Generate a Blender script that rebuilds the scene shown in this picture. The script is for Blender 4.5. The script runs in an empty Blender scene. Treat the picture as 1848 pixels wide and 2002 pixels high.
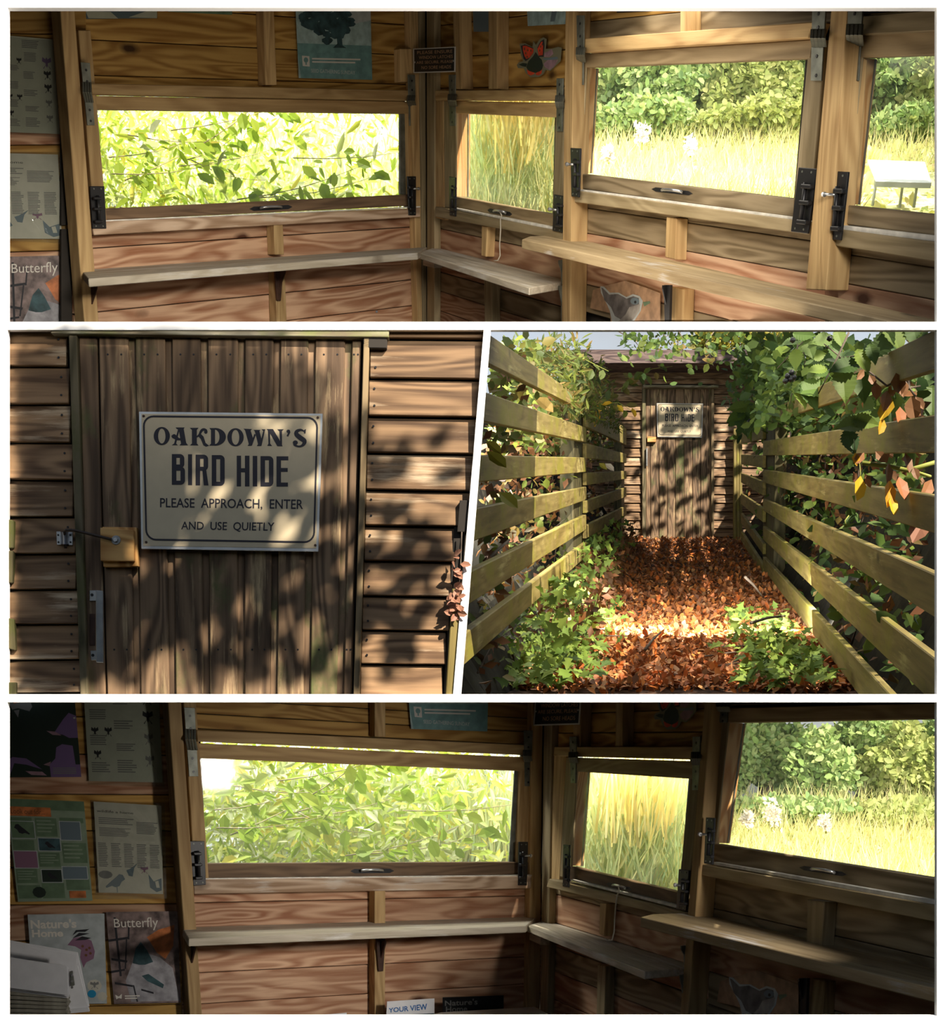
import bpy, bmesh, math, random
import numpy as np
from mathutils import Vector, Matrix

S = bpy.context.scene
COL = S.collection
F, CX, CY = 2600.0, 924.0, 1450.0

# ---------------------------------------------------------------- camera
cd = bpy.data.cameras.new('camera')
cam = bpy.data.objects.new('camera', cd)
COL.objects.link(cam)
cam.rotation_euler = (math.pi / 2, 0, 0)
cd.sensor_width = 36.0
cd.lens = F / 2002.0 * 36.0
cd.shift_y = (CY - 1001.0) / 2002.0
cd.clip_start = 0.05
cd.clip_end = 300
S.camera = cam

# ---------------------------------------------------------------- exposure
S.view_settings.view_transform = 'Standard'
S.view_settings.look = 'None'
S.view_settings.gamma = 1
S.view_settings.use_curve_mapping = False
S.view_settings.exposure = 0.0
S.cycles.max_bounces = 8
S.cycles.transparent_max_bounces = 16
S.cycles.sample_clamp_indirect = 4.0

# ---------------------------------------------------------------- sky
wd = bpy.data.worlds.new('sky'); S.world = wd; wd.use_nodes = True
nt = wd.node_tree; nt.nodes.clear()
o_ = nt.nodes.new('ShaderNodeOutputWorld'); b_ = nt.nodes.new('ShaderNodeBackground')
tc = nt.nodes.new('ShaderNodeTexCoord'); sp = nt.nodes.new('ShaderNodeSeparateXYZ')
rp = nt.nodes.new('ShaderNodeValToRGB'); mr = nt.nodes.new('ShaderNodeMapRange')
mr.inputs['From Min'].default_value = -1; mr.inputs['From Max'].default_value = 1
e = rp.color_ramp.elements
e[0].position = 0.0; e[0].color = (.035, .032, .022, 1)
e[1].position = 0.47; e[1].color = (.06, .057, .036, 1)
for p, c in ((.5, (1.3, 1.32, 1.3)), (.60, (1.5, 1.62, 1.72)), (.68, (1.25, 1.45, 1.7)), (.78, (.36, .52, .82)), (1.0, (.20, .34, .64))):
    q = e.new(p); q.color = (*c, 1)
nz = nt.nodes.new('ShaderNodeTexNoise'); nz.inputs['Scale'].default_value = 3.2; nz.inputs['Detail'].default_value = 5
nr = nt.nodes.new('ShaderNodeMapRange')
nr.inputs['From Min'].default_value = .48; nr.inputs['From Max'].default_value = .66
mu = nt.nodes.new('ShaderNodeMath'); mu.operation = 'MULTIPLY'
st = nt.nodes.new('ShaderNodeMapRange'); st.inputs['From Min'].default_value = 0; st.inputs['From Max'].default_value = .08
mx = nt.nodes.new('ShaderNodeMixRGB'); mx.inputs[2].default_value = (1.15, 1.16, 1.18, 1)
L = nt.links.new
L(tc.outputs['Generated'], sp.inputs[0]); L(sp.outputs['Z'], mr.inputs['Value']); L(mr.outputs[0], rp.inputs[0])
L(tc.outputs['Generated'], nz.inputs['Vector']); L(nz.outputs[0], nr.inputs['Value'])
L(sp.outputs['Z'], st.inputs['Value']); L(st.outputs[0], mu.inputs[0]); L(nr.outputs[0], mu.inputs[1])
L(mu.outputs[0], mx.inputs[0]); L(rp.outputs[0], mx.inputs[1]); L(mx.outputs[0], b_.inputs[0]); L(b_.outputs[0], o_.inputs[0])
b_.inputs['Strength'].default_value = .46

# ---------------------------------------------------------------- sun and lamps
SUNV = Vector((.46, -.62, .63)).normalized()          # towards the sun


def lamp(name, kind, loc, target, energy, color=(1, 1, 1), **kw):
    d = bpy.data.lights.new(name, kind); d.energy = energy; d.color = color
    for k, v in kw.items():
        setattr(d, k, v)
    o = bpy.data.objects.new(name, d); COL.objects.link(o); o.location = loc
    o.rotation_euler = (Vector(target) - Vector(loc)).to_track_quat('-Z', 'Y').to_euler()
    return o


lamp('sun', 'SUN', (6, -8, 12), Vector((6, -8, 12)) - SUNV, 10.5, (1, .89, .74), angle=math.radians(.55))
# added soft lamp into the bright room, standing in for an assumed doorway behind
lamp('front_fill', 'AREA', (.75, 2.1, 1.75), (-.9, 6.5, 2.75), 34, (1, .93, .82), shape='RECTANGLE', size=1.3, size_y=.5, spread=math.radians(80))
lamp('ceiling_fill', 'AREA', (-.05, 4.9, 2.70), (-.05, 5.4, 1.80), 22, (1, .92, .78), shape='RECTANGLE', size=1.9, size_y=1.1)  # added lamp under the ceiling, fills the walls from above
lamp('floor_fill', 'AREA', (-.05, 5.0, 1.587), (-.05, 4.84, 2.1), 20, (1, .88, .72), shape='RECTANGLE', size=2.2, size_y=1.6)  # added lamp facing up, stands in for bounce off the floor
# added lamp right of the dim room, in place of an assumed, unbuilt window
lamp('side_fill', 'AREA', (1.425, 3.98, -.20), (-.85, 6.25, -1.0), 5.8, (1, .93, .84), shape='RECTANGLE', size=.16, size_y=.35, spread=math.radians(58))
# added area lamps brightening the path and the ground outside the two rooms
lamp('path_fill', 'AREA', (1.15, 7.2, 2.235), (1.15, 7.9, 0), 47, (1, .96, .86), shape='RECTANGLE', size=2.2, size_y=4.5)
lamp('outdoor_fill', 'AREA', (-1.3, 7.4, 1.95), (-1.1, 9.4, -.2), 430, (1, .97, .90), shape='RECTANGLE', size=3.0, size_y=1.2)
lamp('outdoor_fill', 'AREA', (1.9, 7.7, .42), (2.1, 10.2, -.5), 330, (1, .97, .90), shape='RECTANGLE', size=3.6, size_y=1.2)
lamp('outdoor_fill', 'AREA', (-1.9, 8.0, 5.3), (-1.7, 10.4, 3.9), 420, (1, .97, .90), shape='RECTANGLE', size=3.2, size_y=1.2, spread=math.radians(108))
lamp('outdoor_fill', 'AREA', (1.6, 8.4, 5.4), (1.8, 11.6, 4.4), 235, (1, .97, .90), shape='RECTANGLE', size=4.0, size_y=1.4, spread=math.radians(108))

# ---------------------------------------------------------------- projection helpers


def ray(x, y):
    return Vector(((x - CX) / F, 1.0, -(y - CY) / F))


def at(x, y, z):
    return ray(x, y) * z


def px(p):
    return (CX + p[0] / p[1] * F, CY - p[2] / p[1] * F)


class Pl:
    """a plane in the world: origin, right, up, normal towards the room"""
    def __init__(s, p, u, v):
        s.p = Vector(p); s.u = Vector(u).normalized(); s.n = s.u.cross(Vector(v)).normalized()
        if s.n.dot(s.p) > 0:
            s.n = -s.n
        s.v = Vector(v).normalized()

    def hit(s, x, y, off=0.0):
        r = ray(x, y)
        return r * ((s.p + s.n * off).dot(s.n) / r.dot(s.n))


def srgb(r, g, b):
    f = lambda c: (c / 255 / 12.92) if c <= 10 else ((c / 255 + .055) / 1.055) ** 2.4
    return (f(r), f(g), f(b))


# panels: half spaces through the eye
def _pan(pts):
    c = (sum(p[0] for p in pts) / len(pts), sum(p[1] for p in pts) / len(pts))
    out = []
    for i in range(len(pts)):
        a, b = ray(*pts[i]), ray(*pts[(i + 1) % len(pts)])
        n = a.cross(b).normalized()
        if n.dot(ray(*c)) < 0:
            n = -n
        out.append(n)
    return out


PAN = {'A': _pan([(8, 8), (1840, 8), (1840, 635), (8, 635)]),
       'B': _pan([(8, 639), (953.5, 639), (893.5, 1363), (8, 1363)]),
       'C': _pan([(953.5, 639), (1840, 639), (1840, 1363), (893.5, 1363)]),
       'D': _pan([(8, 1367), (1840, 1367), (1840, 1993), (8, 1993)])}

WM = {}


def link(o, world, parent):
    COL.objects.link(o)
    WM[o.name] = world
    o.matrix_basis = world
    if parent is not None:
        o.parent = parent
        o.matrix_parent_inverse = WM[parent.name].inverted()
    return o


def tag(o, label=None, cat=None, group=None, kind=None):
    if label: o['label'] = label
    if cat: o['category'] = cat
    if group: o['group'] = group
    if kind: o['kind'] = kind
    return o


def empty(name, loc, label=None, cat=None, group=None, kind=None):
    o = bpy.data.objects.new(name, None)
    o.empty_display_size = .1
    link(o, Matrix.Translation(Vector(loc)), None)
    return tag(o, label, cat, group, kind)


def finish(name, bm, mat, parent, world, clip=None, bevel=0.0, smooth=False):
    if bevel > 0:
        bmesh.ops.bevel(bm, geom=[e for e in bm.edges], offset=bevel, segments=1, affect='EDGES', clamp_overlap=True)
    if clip:
        inv = world.inverted()
        for n in PAN[clip]:
            ln = inv.to_3x3() @ n
            lp = inv @ Vector((0, 0, 0))
            if min((v.co - lp).dot(ln) for v in bm.verts) >= 0 if len(bm.verts) else True:
                continue
            r = bmesh.ops.bisect_plane(bm, geom=bm.verts[:] + bm.edges[:] + bm.faces[:], plane_co=lp, plane_no=-ln, clear_outer=True)
            ed = [g for g in r['geom_cut'] if isinstance(g, bmesh.types.BMEdge)]
            if ed:
                bmesh.ops.holes_fill(bm, edges=ed)
            if not bm.verts:
                return None
    bmesh.ops.recalc_face_normals(bm, faces=bm.faces[:])
    me = bpy.data.meshes.new(name)
    bm.to_mesh(me); bm.free()
    if smooth:
        for p in me.polygons: p.use_smooth = True
    if mat: me.materials.append(mat)
    return link(bpy.data.objects.new(name, me), world, parent)


def frame3(o, x, z):
    x = x.normalized(); y = z.cross(x).normalized(); z = x.cross(y).normalized()
    m = Matrix((x, y, z)).transposed().to_4x4(); m.translation = o
    return m


def hexa(name, front, back, mat, parent, n, bevel=.0015, clip=None, along=None):
    """a board from its four front corners TL TR BR BL and four back corners"""
    TL, TR, BR, BL = front
    e1 = (TR - TL) + (BR - BL); e2 = (TL - BL) + (TR - BR)
    x = e1 if (e1.length >= e2.length if along is None else along == 'h') else e2
    W = frame3(sum(front, Vector()) / 4, x, n)
    inv = W.inverted()
    bm = bmesh.new()
    vs = [bm.verts.new(inv @ p) for p in list(front) + list(back)]
    for f in ((0, 1, 2, 3), (7, 6, 5, 4), (0, 4, 5, 1), (1, 5, 6, 2), (2, 6, 7, 3), (3, 7, 4, 0)):
        bm.faces.new([vs[i] for i in f])
    return finish(name, bm, mat, parent, W, clip, bevel)


def slab(name, pl, q, off, th, mat, parent, bevel=.0015, clip=None, along=None, tilt=0.0):
    """a board lying on plane pl: q = 8 picture numbers of its front face, off = height of that face, th = thickness"""
    P = [pl.hit(q[i], q[i + 1], off) for i in (0, 2, 4, 6)]
    if tilt:
        P[0] -= pl.n * tilt; P[1] -= pl.n * tilt
    B = [p - pl.n * th for p in P]
    return hexa(name, P, B, mat, parent, pl.n, bevel, clip, along)


def poly(name, pl, pts, off, th, mat, parent, clip=None, bevel=0.0):
    """an extruded outline on a plane"""
    P = [pl.hit(x, y, off) for x, y in pts]
    W = frame3(sum(P, Vector()) / len(P), pl.u, pl.n); inv = W.inverted()
    bm = bmesh.new()
    a = [bm.verts.new(inv @ p) for p in P]
    fa = bm.faces.new(a)
    if th > 0:
        b = [bm.verts.new(inv @ (p - pl.n * th)) for p in P]
        bm.faces.new(b[::-1])
        for i in range(len(a)):
            j = (i + 1) % len(a)
            bm.faces.new((a[j], a[i], b[i], b[j]))
    return finish(name, bm, mat, parent, W, clip, bevel)


def polys(name, pl, shapes, off, mat, parent, clip=None):
    """flat printed outlines, all one part"""
    W = frame3(pl.hit(shapes[0][0][0], shapes[0][0][1], off), pl.u, pl.n); inv = W.inverted()
    bm = bmesh.new()
    for k, s in enumerate(shapes):
        vs = [bm.verts.new(inv @ pl.hit(x, y, off + k * 1e-5)) for x, y in s]
        if len(vs) >= 3:
            try: bm.faces.new(vs)
            except ValueError: pass
    bmesh.ops.triangulate(bm, faces=[f for f in bm.faces if len(f.verts) > 4])
    return finish(name, bm, mat, parent, W, clip)


def ell(cx, cy, rx, ry, n=14, rot=0.0):
    c, s = math.cos(rot), math.sin(rot)
    return [(cx + rx * math.cos(t) * c - ry * math.sin(t) * s, cy + rx * math.cos(t) * s + ry * math.sin(t) * c)
            for t in [2 * math.pi * i / n for i in range(n)]]


def rq(x0, y0, x1, y1):
    return [(x0, y0), (x1, y0), (x1, y1), (x0, y1)]


def bil(q, s, t):
    """point of a picture quad (TL TR BR BL), s right, t down"""
    return ((q[0] * (1 - s) + q[2] * s) * (1 - t) + (q[6] * (1 - s) + q[4] * s) * t,
            (q[1] * (1 - s) + q[3] * s) * (1 - t) + (q[7] * (1 - s) + q[5] * s) * t)


def tube(name, pts, r, mat, parent, seg=6, clip=None, taper=1.0):
    pts = [Vector(p) for p in pts]
    W = Matrix.Translation(pts[0])
    bm = bmesh.new(); rings = []
    for i, p in enumerate(pts):
        d = (pts[min(i + 1, len(pts) - 1)] - pts[max(i - 1, 0)]).normalized()
        a = d.orthogonal().normalized(); b = d.cross(a)
        rr = r * (1 + (taper - 1) * i / max(1, len(pts) - 1))
        rings.append([bm.verts.new(p - pts[0] + (a * math.cos(2 * math.pi * k / seg) + b * math.sin(2 * math.pi * k / seg)) * rr) for k in range(seg)])
    # keep rings untwisted
    for i in range(len(rings) - 1):
        A, B = rings[i], rings[i + 1]
        best = min(range(seg), key=lambda s: sum((A[k].co - B[(k + s) % seg].co).length for k in range(seg)))
        rings[i + 1] = B[best:] + B[:best]; B = rings[i + 1]
        for k in range(seg):
            bm.faces.new((A[k], A[(k + 1) % seg], B[(k + 1) % seg], B[k]))
    bm.faces.new(rings[0][::-1]); bm.faces.new(rings[-1])
    return finish(name, bm, mat, parent, W, clip, 0, True)


def disc(name, c, n, r, th, mat, parent, seg=12, u=None):
    """a short cylinder standing on c along n"""
    W = frame3(Vector(c), u or n.orthogonal(), n)
    bm = bmesh.new()
    bmesh.ops.create_cone(bm, cap_ends=True, segments=seg, radius1=r, radius2=r * .92, depth=th)
    bmesh.ops.translate(bm, verts=bm.verts, vec=(0, 0, th / 2))
    return finish(name, bm, mat, parent, W)


_tcache = {}


def text_tris(body, bold=0.0, cond=1.0):
    k = (body, bold)
    if k not in _tcache:
        cu = bpy.data.curves.new('lettering', 'FONT')
        cu.body = body; cu.offset = bold; cu.resolution_u = 3
        ob = bpy.data.objects.new('lettering', cu); COL.objects.link(ob)
        dg = bpy.context.evaluated_depsgraph_get(); dg.update()
        me = bpy.data.meshes.new_from_object(ob.evaluated_get(dg))
        v = [tuple(x.co) for x in me.vertices]; f = [tuple(p.vertices) for p in me.polygons]
        COL.objects.unlink(ob); bpy.data.objects.remove(ob); bpy.data.curves.remove(cu); bpy.data.meshes.remove(me)
        x0 = min(a[0] for a in v); x1 = max(a[0] for a in v); y0 = min(a[1] for a in v); y1 = max(a[1] for a in v)
        v = [((a[0] - x0) / (x1 - x0), 1 - (a[1] - y0) / (y1 - y0)) for a in v]
        _tcache[k] = (v, f)
    return _tcache[k]


def text(name, body, pl, q, off, mat, parent, bold=0.0, tris=None, clip=None):
    """lettering laid on a plane inside picture quad q"""
    v, f = tris or text_tris(body, bold)
    P = [pl.hit(*bil(q, a, b), off) for a, b in v]
    W = frame3(P[0], pl.u, pl.n); inv = W.inverted()
    bm = bmesh.new()
    vs = [bm.verts.new(inv @ p) for p in P]
    for g in f:
        try: bm.faces.new([vs[i] for i in g])
        except ValueError: pass
    return tag(finish(name, bm, mat, parent, W, clip), kind='stuff')


# ---------------------------------------------------------------- leaves in bulk
RNG = np.random.default_rng(7)
LEAF = {  # outline along +x with a mid fold: (x, y, z)
    'oval': ([(0, 0, 0), (.35, .3, .06), (.75, .24, .05), (1, 0, -.05), (.75, -.24, .05), (.35, -.3, .06), (.5, 0, -.03)],
             [(0, 1, 6), (1, 2, 6), (2, 3, 6), (3, 4, 6), (4, 5, 6), (5, 0, 6)]),
    'small': ([(0, 0, 0), (.5, .28, .08), (1, 0, -.06), (.5, -.28, .08)], [(0, 1, 2), (0, 2, 3)]),
    'willow': ([(0, 0, 0), (.3, .13, .03), (.7, .1, 0), (1, 0, -.1), (.7, -.1, 0), (.3, -.13, .03)], [(0, 1, 2, 3), (0, 3, 4, 5)]),
    'blade': ([(0, .012, 0), (0, -.012, 0), (.55, .010, .05), (.55, -.010, .05), (1, 0, .22)], [(0, 1, 3, 2), (2, 3, 4)]),
    'ivy': ([(0, 0, 0), (.05, .32, .05), (.3, .2, .03), (.38, .45, .06), (.6, .18, .03), (1, 0, -.06), (.6, -.18, .03), (.38, -.45, .06), (.3, -.2, .03), (.05, -.32, .05)],
            [(0, 1, 2), (0, 2, 4, 5), (2, 3, 4), (0, 5, 6, 8), (6, 7, 8), (0, 8, 9)]),
}


def serrated(n=9, w=.36):
    """toothed leaf: spine and two saw edges"""
    xs = []
    for i in range(1, n):
        t = i / n
        h = w * math.sin(math.pi * t ** .8) * (1 - .15 * t)
        xs += [(t - .03, h), (t + .01, h * .82)]
    pts = [(0, 0, 0)]
    for x, h in xs:
        pts += [(x, 0, -.03), (x, h, .10 * h), (x, -h, .10 * h)]
    pts.append((1, 0, -.06))
    f = [(0, 1, 2), (0, 3, 1)]
    for i in range(len(xs) - 1):
        a = 1 + 3 * i; b = a + 3
        f += [(a, b, b + 1, a + 1), (a, a + 2, b + 2, b)]
    a = 1 + 3 * (len(xs) - 1); z = len(pts) - 1
    f += [(a, z, a + 1), (a, a + 2, z)]
    return pts, f


LEAF['tooth'] = serrated()


def leaf_arrays(kind, P, size, D, N):
    """world arrays for leaves at P with direction D, face normal N, length size"""
    V, Fs = LEAF[kind]
    V = np.array(V)
    D = D / np.linalg.norm(D, axis=1, keepdims=True)
    N = N - D * (N * D).sum(1, keepdims=True)
    N = N / (np.linalg.norm(N, axis=1, keepdims=True) + 1e-9)
    B = np.cross(N, D)
    s = np.asarray(size).reshape(-1, 1, 1)
    W = P[:, None, :] + s * (V[None, :, 0:1] * D[:, None, :] + V[None, :, 1:2] * B[:, None, :] + V[None, :, 2:3] * N[:, None, :])
    n, k = len(P), len(V)
    faces = []
    base = (np.arange(n) * k)
    return W.reshape(-1, 3), [(base[:, None] + np.array(f)[None, :]) for f in Fs]


def mesh_np(name, V, F_, mat, parent=None, smooth=False):
    me = bpy.data.meshes.new(name)
    nl = sum(f.size for f in F_); npoly = sum(len(f) for f in F_)
    me.vertices.add(len(V)); me.vertices.foreach_set('co', V.astype(np.float32).ravel())
    me.loops.add(nl); me.polygons.add(npoly)
    li = np.concatenate([f.ravel() for f in F_]).astype(np.int32)
    tot = np.concatenate([np.full(len(f), f.shape[1]) for f in F_]).astype(np.int32)
    start = np.concatenate([[0], np.cumsum(tot)[:-1]]).astype(np.int32)
    me.loops.foreach_set('vertex_index', li)
    me.polygons.foreach_set('loop_start', start)
    me.update(calc_edges=True); me.validate()
    if mat: me.materials.append(mat)
    return link(bpy.data.objects.new(name, me), Matrix.Identity(4), parent)


def inpanel(P, pan, margin=0.0):
    k = np.ones(len(P), bool)
    for n in PAN[pan]:
        k &= (P @ np.array(n)) > margin
    return k


def rdir(n):
    v = RNG.normal(size=(n, 3)); return v / np.linalg.norm(v, axis=1, keepdims=True)


def foliage(name, kind, P, size, mat, parent=None, pan=None, nbias=None, dbias=None, spread=1.0, smin=.6):
    P = np.asarray(P, float); n = len(P)
    sz = size * RNG.uniform(smin, 1.3, n)
    if pan:
        k = inpanel(P, pan, size * .9); P, sz = P[k], sz[k]; n = len(P)
    D = rdir(n) * spread + (np.array(dbias) if dbias is not None else 0)
    N = rdir(n) * spread + (np.array(nbias) if nbias is not None else 0)
    V, F_ = leaf_arrays(kind, P, sz, D, N)
    o = mesh_np(name, V, F_, mat, parent)
    return o

# ---------------------------------------------------------------- materials


def newmat(name):
    m = bpy.data.materials.new(name); m.use_nodes = True
    t = m.node_tree; p = t.nodes['Principled BSDF']
    return m, t, p


def node(t, kind, **kw):
    n = t.nodes.new(kind)
    for k, v in kw.items():
        if k.startswith('_'):
            setattr(n, k[1:], v)
        else:
            n.inputs[k.replace('__', ' ')].default_value = v
    return n


def flat(name, c, rough=.6, metal=0.0, var=0.0, spec=.4):
    m, t, p = newmat(name)
    p.inputs['Base Color'].default_value = (*c, 1); p.inputs['Roughness'].default_value = rough
    p.inputs['Metallic'].default_value = metal; p.inputs['Specular IOR Level'].default_value = spec
    if var:
        tc = node(t, 'ShaderNodeTexCoord'); nz = node(t, 'ShaderNodeTexNoise', Scale=18.0, Detail=6.0)
        mr_ = node(t, 'ShaderNodeMapRange'); mr_.inputs['From Min'].default_value = .35; mr_.inputs['From Max'].default_value = .65
        mr_.inputs['To Min'].default_value = 1 - var; mr_.inputs['To Max'].default_value = 1 + var
        mm = node(t, 'ShaderNodeVectorMath', _operation='SCALE'); mm.inputs[0].default_value = c
        l = t.links.new
        l(tc.outputs['Object'], nz.inputs['Vector']); l(nz.outputs[0], mr_.inputs['Value'])
        l(mr_.outputs[0], mm.inputs['Scale']); l(mm.outputs[0], p.inputs['Base Color'])
    return m


def wood(name, dark, light, knot=(.05, .022, .008), knots=.62, rings=.35, grain=(1.6, 26, 26), rough=.65, worn=None, wornamt=.5, moss=None, mossamt=.5, vary=.22, wave=26.0):
    m, t, p = newmat(name); l = t.links.new
    tc = node(t, 'ShaderNodeTexCoord'); oi = node(t, 'ShaderNodeObjectInfo')
    sc = node(t, 'ShaderNodeMath', _operation='MULTIPLY'); sc.inputs[1].default_value = 37.0
    l(oi.outputs['Random'], sc.inputs[0])
    ad = node(t, 'ShaderNodeVectorMath', _operation='ADD'); l(tc.outputs['Object'], ad.inputs[0]); l(sc.outputs[0], ad.inputs[1])

    def scaled(v):
        q = node(t, 'ShaderNodeVectorMath', _operation='MULTIPLY'); q.inputs[1].default_value = v; l(ad.outputs[0], q.inputs[0]); return q
    # fine streaks
    g1 = scaled(grain); n1 = node(t, 'ShaderNodeTexNoise', Scale=1.0, Detail=6.0, Roughness=.62, Distortion=.5); l(g1.outputs[0], n1.inputs['Vector'])
    # growth rings
    g2 = scaled((.9, 6.5, 6.5)); n2 = node(t, 'ShaderNodeTexNoise', Scale=1.0, Detail=2.0, Distortion=.35); l(g2.outputs[0], n2.inputs['Vector'])
    s1 = node(t, 'ShaderNodeMath', _operation='MULTIPLY'); s1.inputs[1].default_value = wave * 2.4; l(n2.outputs[0], s1.inputs[0])
    s2 = node(t, 'ShaderNodeMath', _operation='SINE'); l(s1.outputs[0], s2.inputs[0])
    s3 = node(t, 'ShaderNodeMapRange'); s3.inputs['From Min'].default_value = -1; s3.inputs['To Min'].default_value = 0; l(s2.outputs[0], s3.inputs['Value'])
    fm = node(t, 'ShaderNodeMix', _data_type='FLOAT'); fm.inputs[0].default_value = rings; l(n1.outputs[0], fm.inputs[2]); l(s3.outputs[0], fm.inputs[3])
    cr = node(t, 'ShaderNodeValToRGB'); cr.color_ramp.elements[0].position = .28; cr.color_ramp.elements[1].position = .68
    cr.color_ramp.elements[0].color = (*dark, 1); cr.color_ramp.elements[1].color = (*light, 1)
    l(fm.outputs[0], cr.inputs[0])
    col = cr.outputs[0]
    if worn:
        g4 = scaled((2.2, 34, 34)); n4 = node(t, 'ShaderNodeTexNoise', Scale=1.0, Detail=8.0, Roughness=.72); l(g4.outputs[0], n4.inputs['Vector'])
        g5 = scaled((3.0, 5, 5)); n5 = node(t, 'ShaderNodeTexNoise', Scale=1.0, Detail=3.0); l(g5.outputs[0], n5.inputs['Vector'])
        w1 = node(t, 'ShaderNodeMath', _operation='MULTIPLY'); l(n4.outputs[0], w1.inputs[0]); l(n5.outputs[0], w1.inputs[1])
        w2 = node(t, 'ShaderNodeMapRange'); w2.inputs['From Min'].default_value = .36 - .16 * wornamt; w2.inputs['From Max'].default_value = .46 - .1 * wornamt
        l(w1.outputs[0], w2.inputs['Value'])
        mx = node(t, 'ShaderNodeMixRGB'); mx.inputs[2].default_value = (*worn, 1); l(w2.outputs[0], mx.inputs[0]); l(col, mx.inputs[1]); col = mx.outputs[0]
    if moss:
        g6 = scaled((2.5, 4.0, 4.0)); n6 = node(t, 'ShaderNodeTexNoise', Scale=1.0, Detail=9.0, Roughness=.7); l(g6.outputs[0], n6.inputs['Vector'])
        w3 = node(t, 'ShaderNodeMapRange'); w3.inputs['From Min'].default_value = .62 - .3 * mossamt; w3.inputs['From Max'].default_value = .72 - .2 * mossamt
        l(n6.outputs[0], w3.inputs['Value'])
        mx = node(t, 'ShaderNodeMixRGB'); mx.inputs[2].default_value = (*moss, 1); l(w3.outputs[0], mx.inputs[0]); l(col, mx.inputs[1]); col = mx.outputs[0]
    if knots:
        g3 = scaled((2.4, 5.2, 0.0)); vo = node(t, 'ShaderNodeTexVoronoi', Scale=1.0, Randomness=1.0)
        nd = node(t, 'ShaderNodeTexNoise', Scale=22.0, Detail=2.0); l(ad.outputs[0], nd.inputs['Vector'])
        va = node(t, 'ShaderNodeMixRGB'); va.inputs[0].default_value = .05; l(g3.outputs[0], va.inputs[1]); l(nd.outputs[1], va.inputs[2])
        l(va.outputs[0], vo.inputs['Vector'])
        k1 = node(t, 'ShaderNodeMapRange'); k1.inputs['From Min'].default_value = .055; k1.inputs['From Max'].default_value = .15
        k1.inputs['To Min'].default_value = 1; k1.inputs['To Max'].default_value = 0; l(vo.outputs['Distance'], k1.inputs['Value'])
        sx = node(t, 'ShaderNodeSeparateColor'); l(vo.outputs['Color'], sx.inputs[0])
        k2 = node(t, 'ShaderNodeMath', _operation='GREATER_THAN'); k2.inputs[1].default_value = knots; l(sx.outputs[0], k2.inputs[0])
        k3 = node(t, 'ShaderNodeMath', _operation='MULTIPLY'); l(k1.outputs[0], k3.inputs[0]); l(k2.outputs[0], k3.inputs[1])
        mx = node(t, 'ShaderNodeMixRGB'); mx.inputs[2].default_value = (*knot, 1); l(k3.outputs[0], mx.inputs[0]); l(col, mx.inputs[1]); col = mx.outputs[0]
    v1 = node(t, 'ShaderNodeMapRange'); v1.inputs['To Min'].default_value = 1 - vary; v1.inputs['To Max'].default_value = 1 + vary; l(oi.outputs['Random'], v1.inputs['Value'])
    vm = node(t, 'ShaderNodeVectorMath', _operation='SCALE'); l(col, vm.inputs[0]); l(v1.outputs[0], vm.inputs['Scale'])
    l(vm.outputs[0], p.inputs['Base Color'])
    p.inputs['Roughness'].default_value = rough; p.inputs['Specular IOR Level'].default_value = .25
    bp = node(t, 'ShaderNodeBump', Strength=.35, Distance=.004); l(fm.outputs[0], bp.inputs['Height']); l(bp.outputs[0], p.inputs['Normal'])
    return m


def leafmat(name, cols, trans=.35, rough=.5, spec=.25):
    m, t, p = newmat(name); l = t.links.new
    ge = node(t, 'ShaderNodeNewGeometry'); oi = node(t, 'ShaderNodeObjectInfo')
    ad = node(t, 'ShaderNodeMath', _operation='ADD'); l(ge.outputs['Random Per Island'], ad.inputs[0]); l(oi.outputs['Random'], ad.inputs[1])
    fr = node(t, 'ShaderNodeMath', _operation='FRACT'); l(ad.outputs[0], fr.inputs[0])
    cr = node(t, 'ShaderNodeValToRGB'); cr.color_ramp.interpolation = 'LINEAR'
    e = cr.color_ramp.elements
    while len(e) > 1: e.remove(e[0])
    e[0].position = 0; e[0].color = (*cols[0], 1)
    for i, c in enumerate(cols[1:], 1):
        q = e.new(i / (len(cols) - 1)); q.color = (*c, 1)
    l(fr.outputs[0], cr.inputs[0])
    p.inputs['Roughness'].default_value = rough; p.inputs['Specular IOR Level'].default_value = spec
    l(cr.outputs[0], p.inputs['Base Color'])
    tr = node(t, 'ShaderNodeBsdfTranslucent'); l(cr.outputs[0], tr.inputs[0])
    mxs = node(t, 'ShaderNodeMixShader'); mxs.inputs[0].default_value = trans
    out = t.nodes['Material Output']
    l(p.outputs[0], mxs.inputs[1]); l(tr.outputs[0], mxs.inputs[2]); l(mxs.outputs[0], out.inputs['Surface'])
    return m


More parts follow.
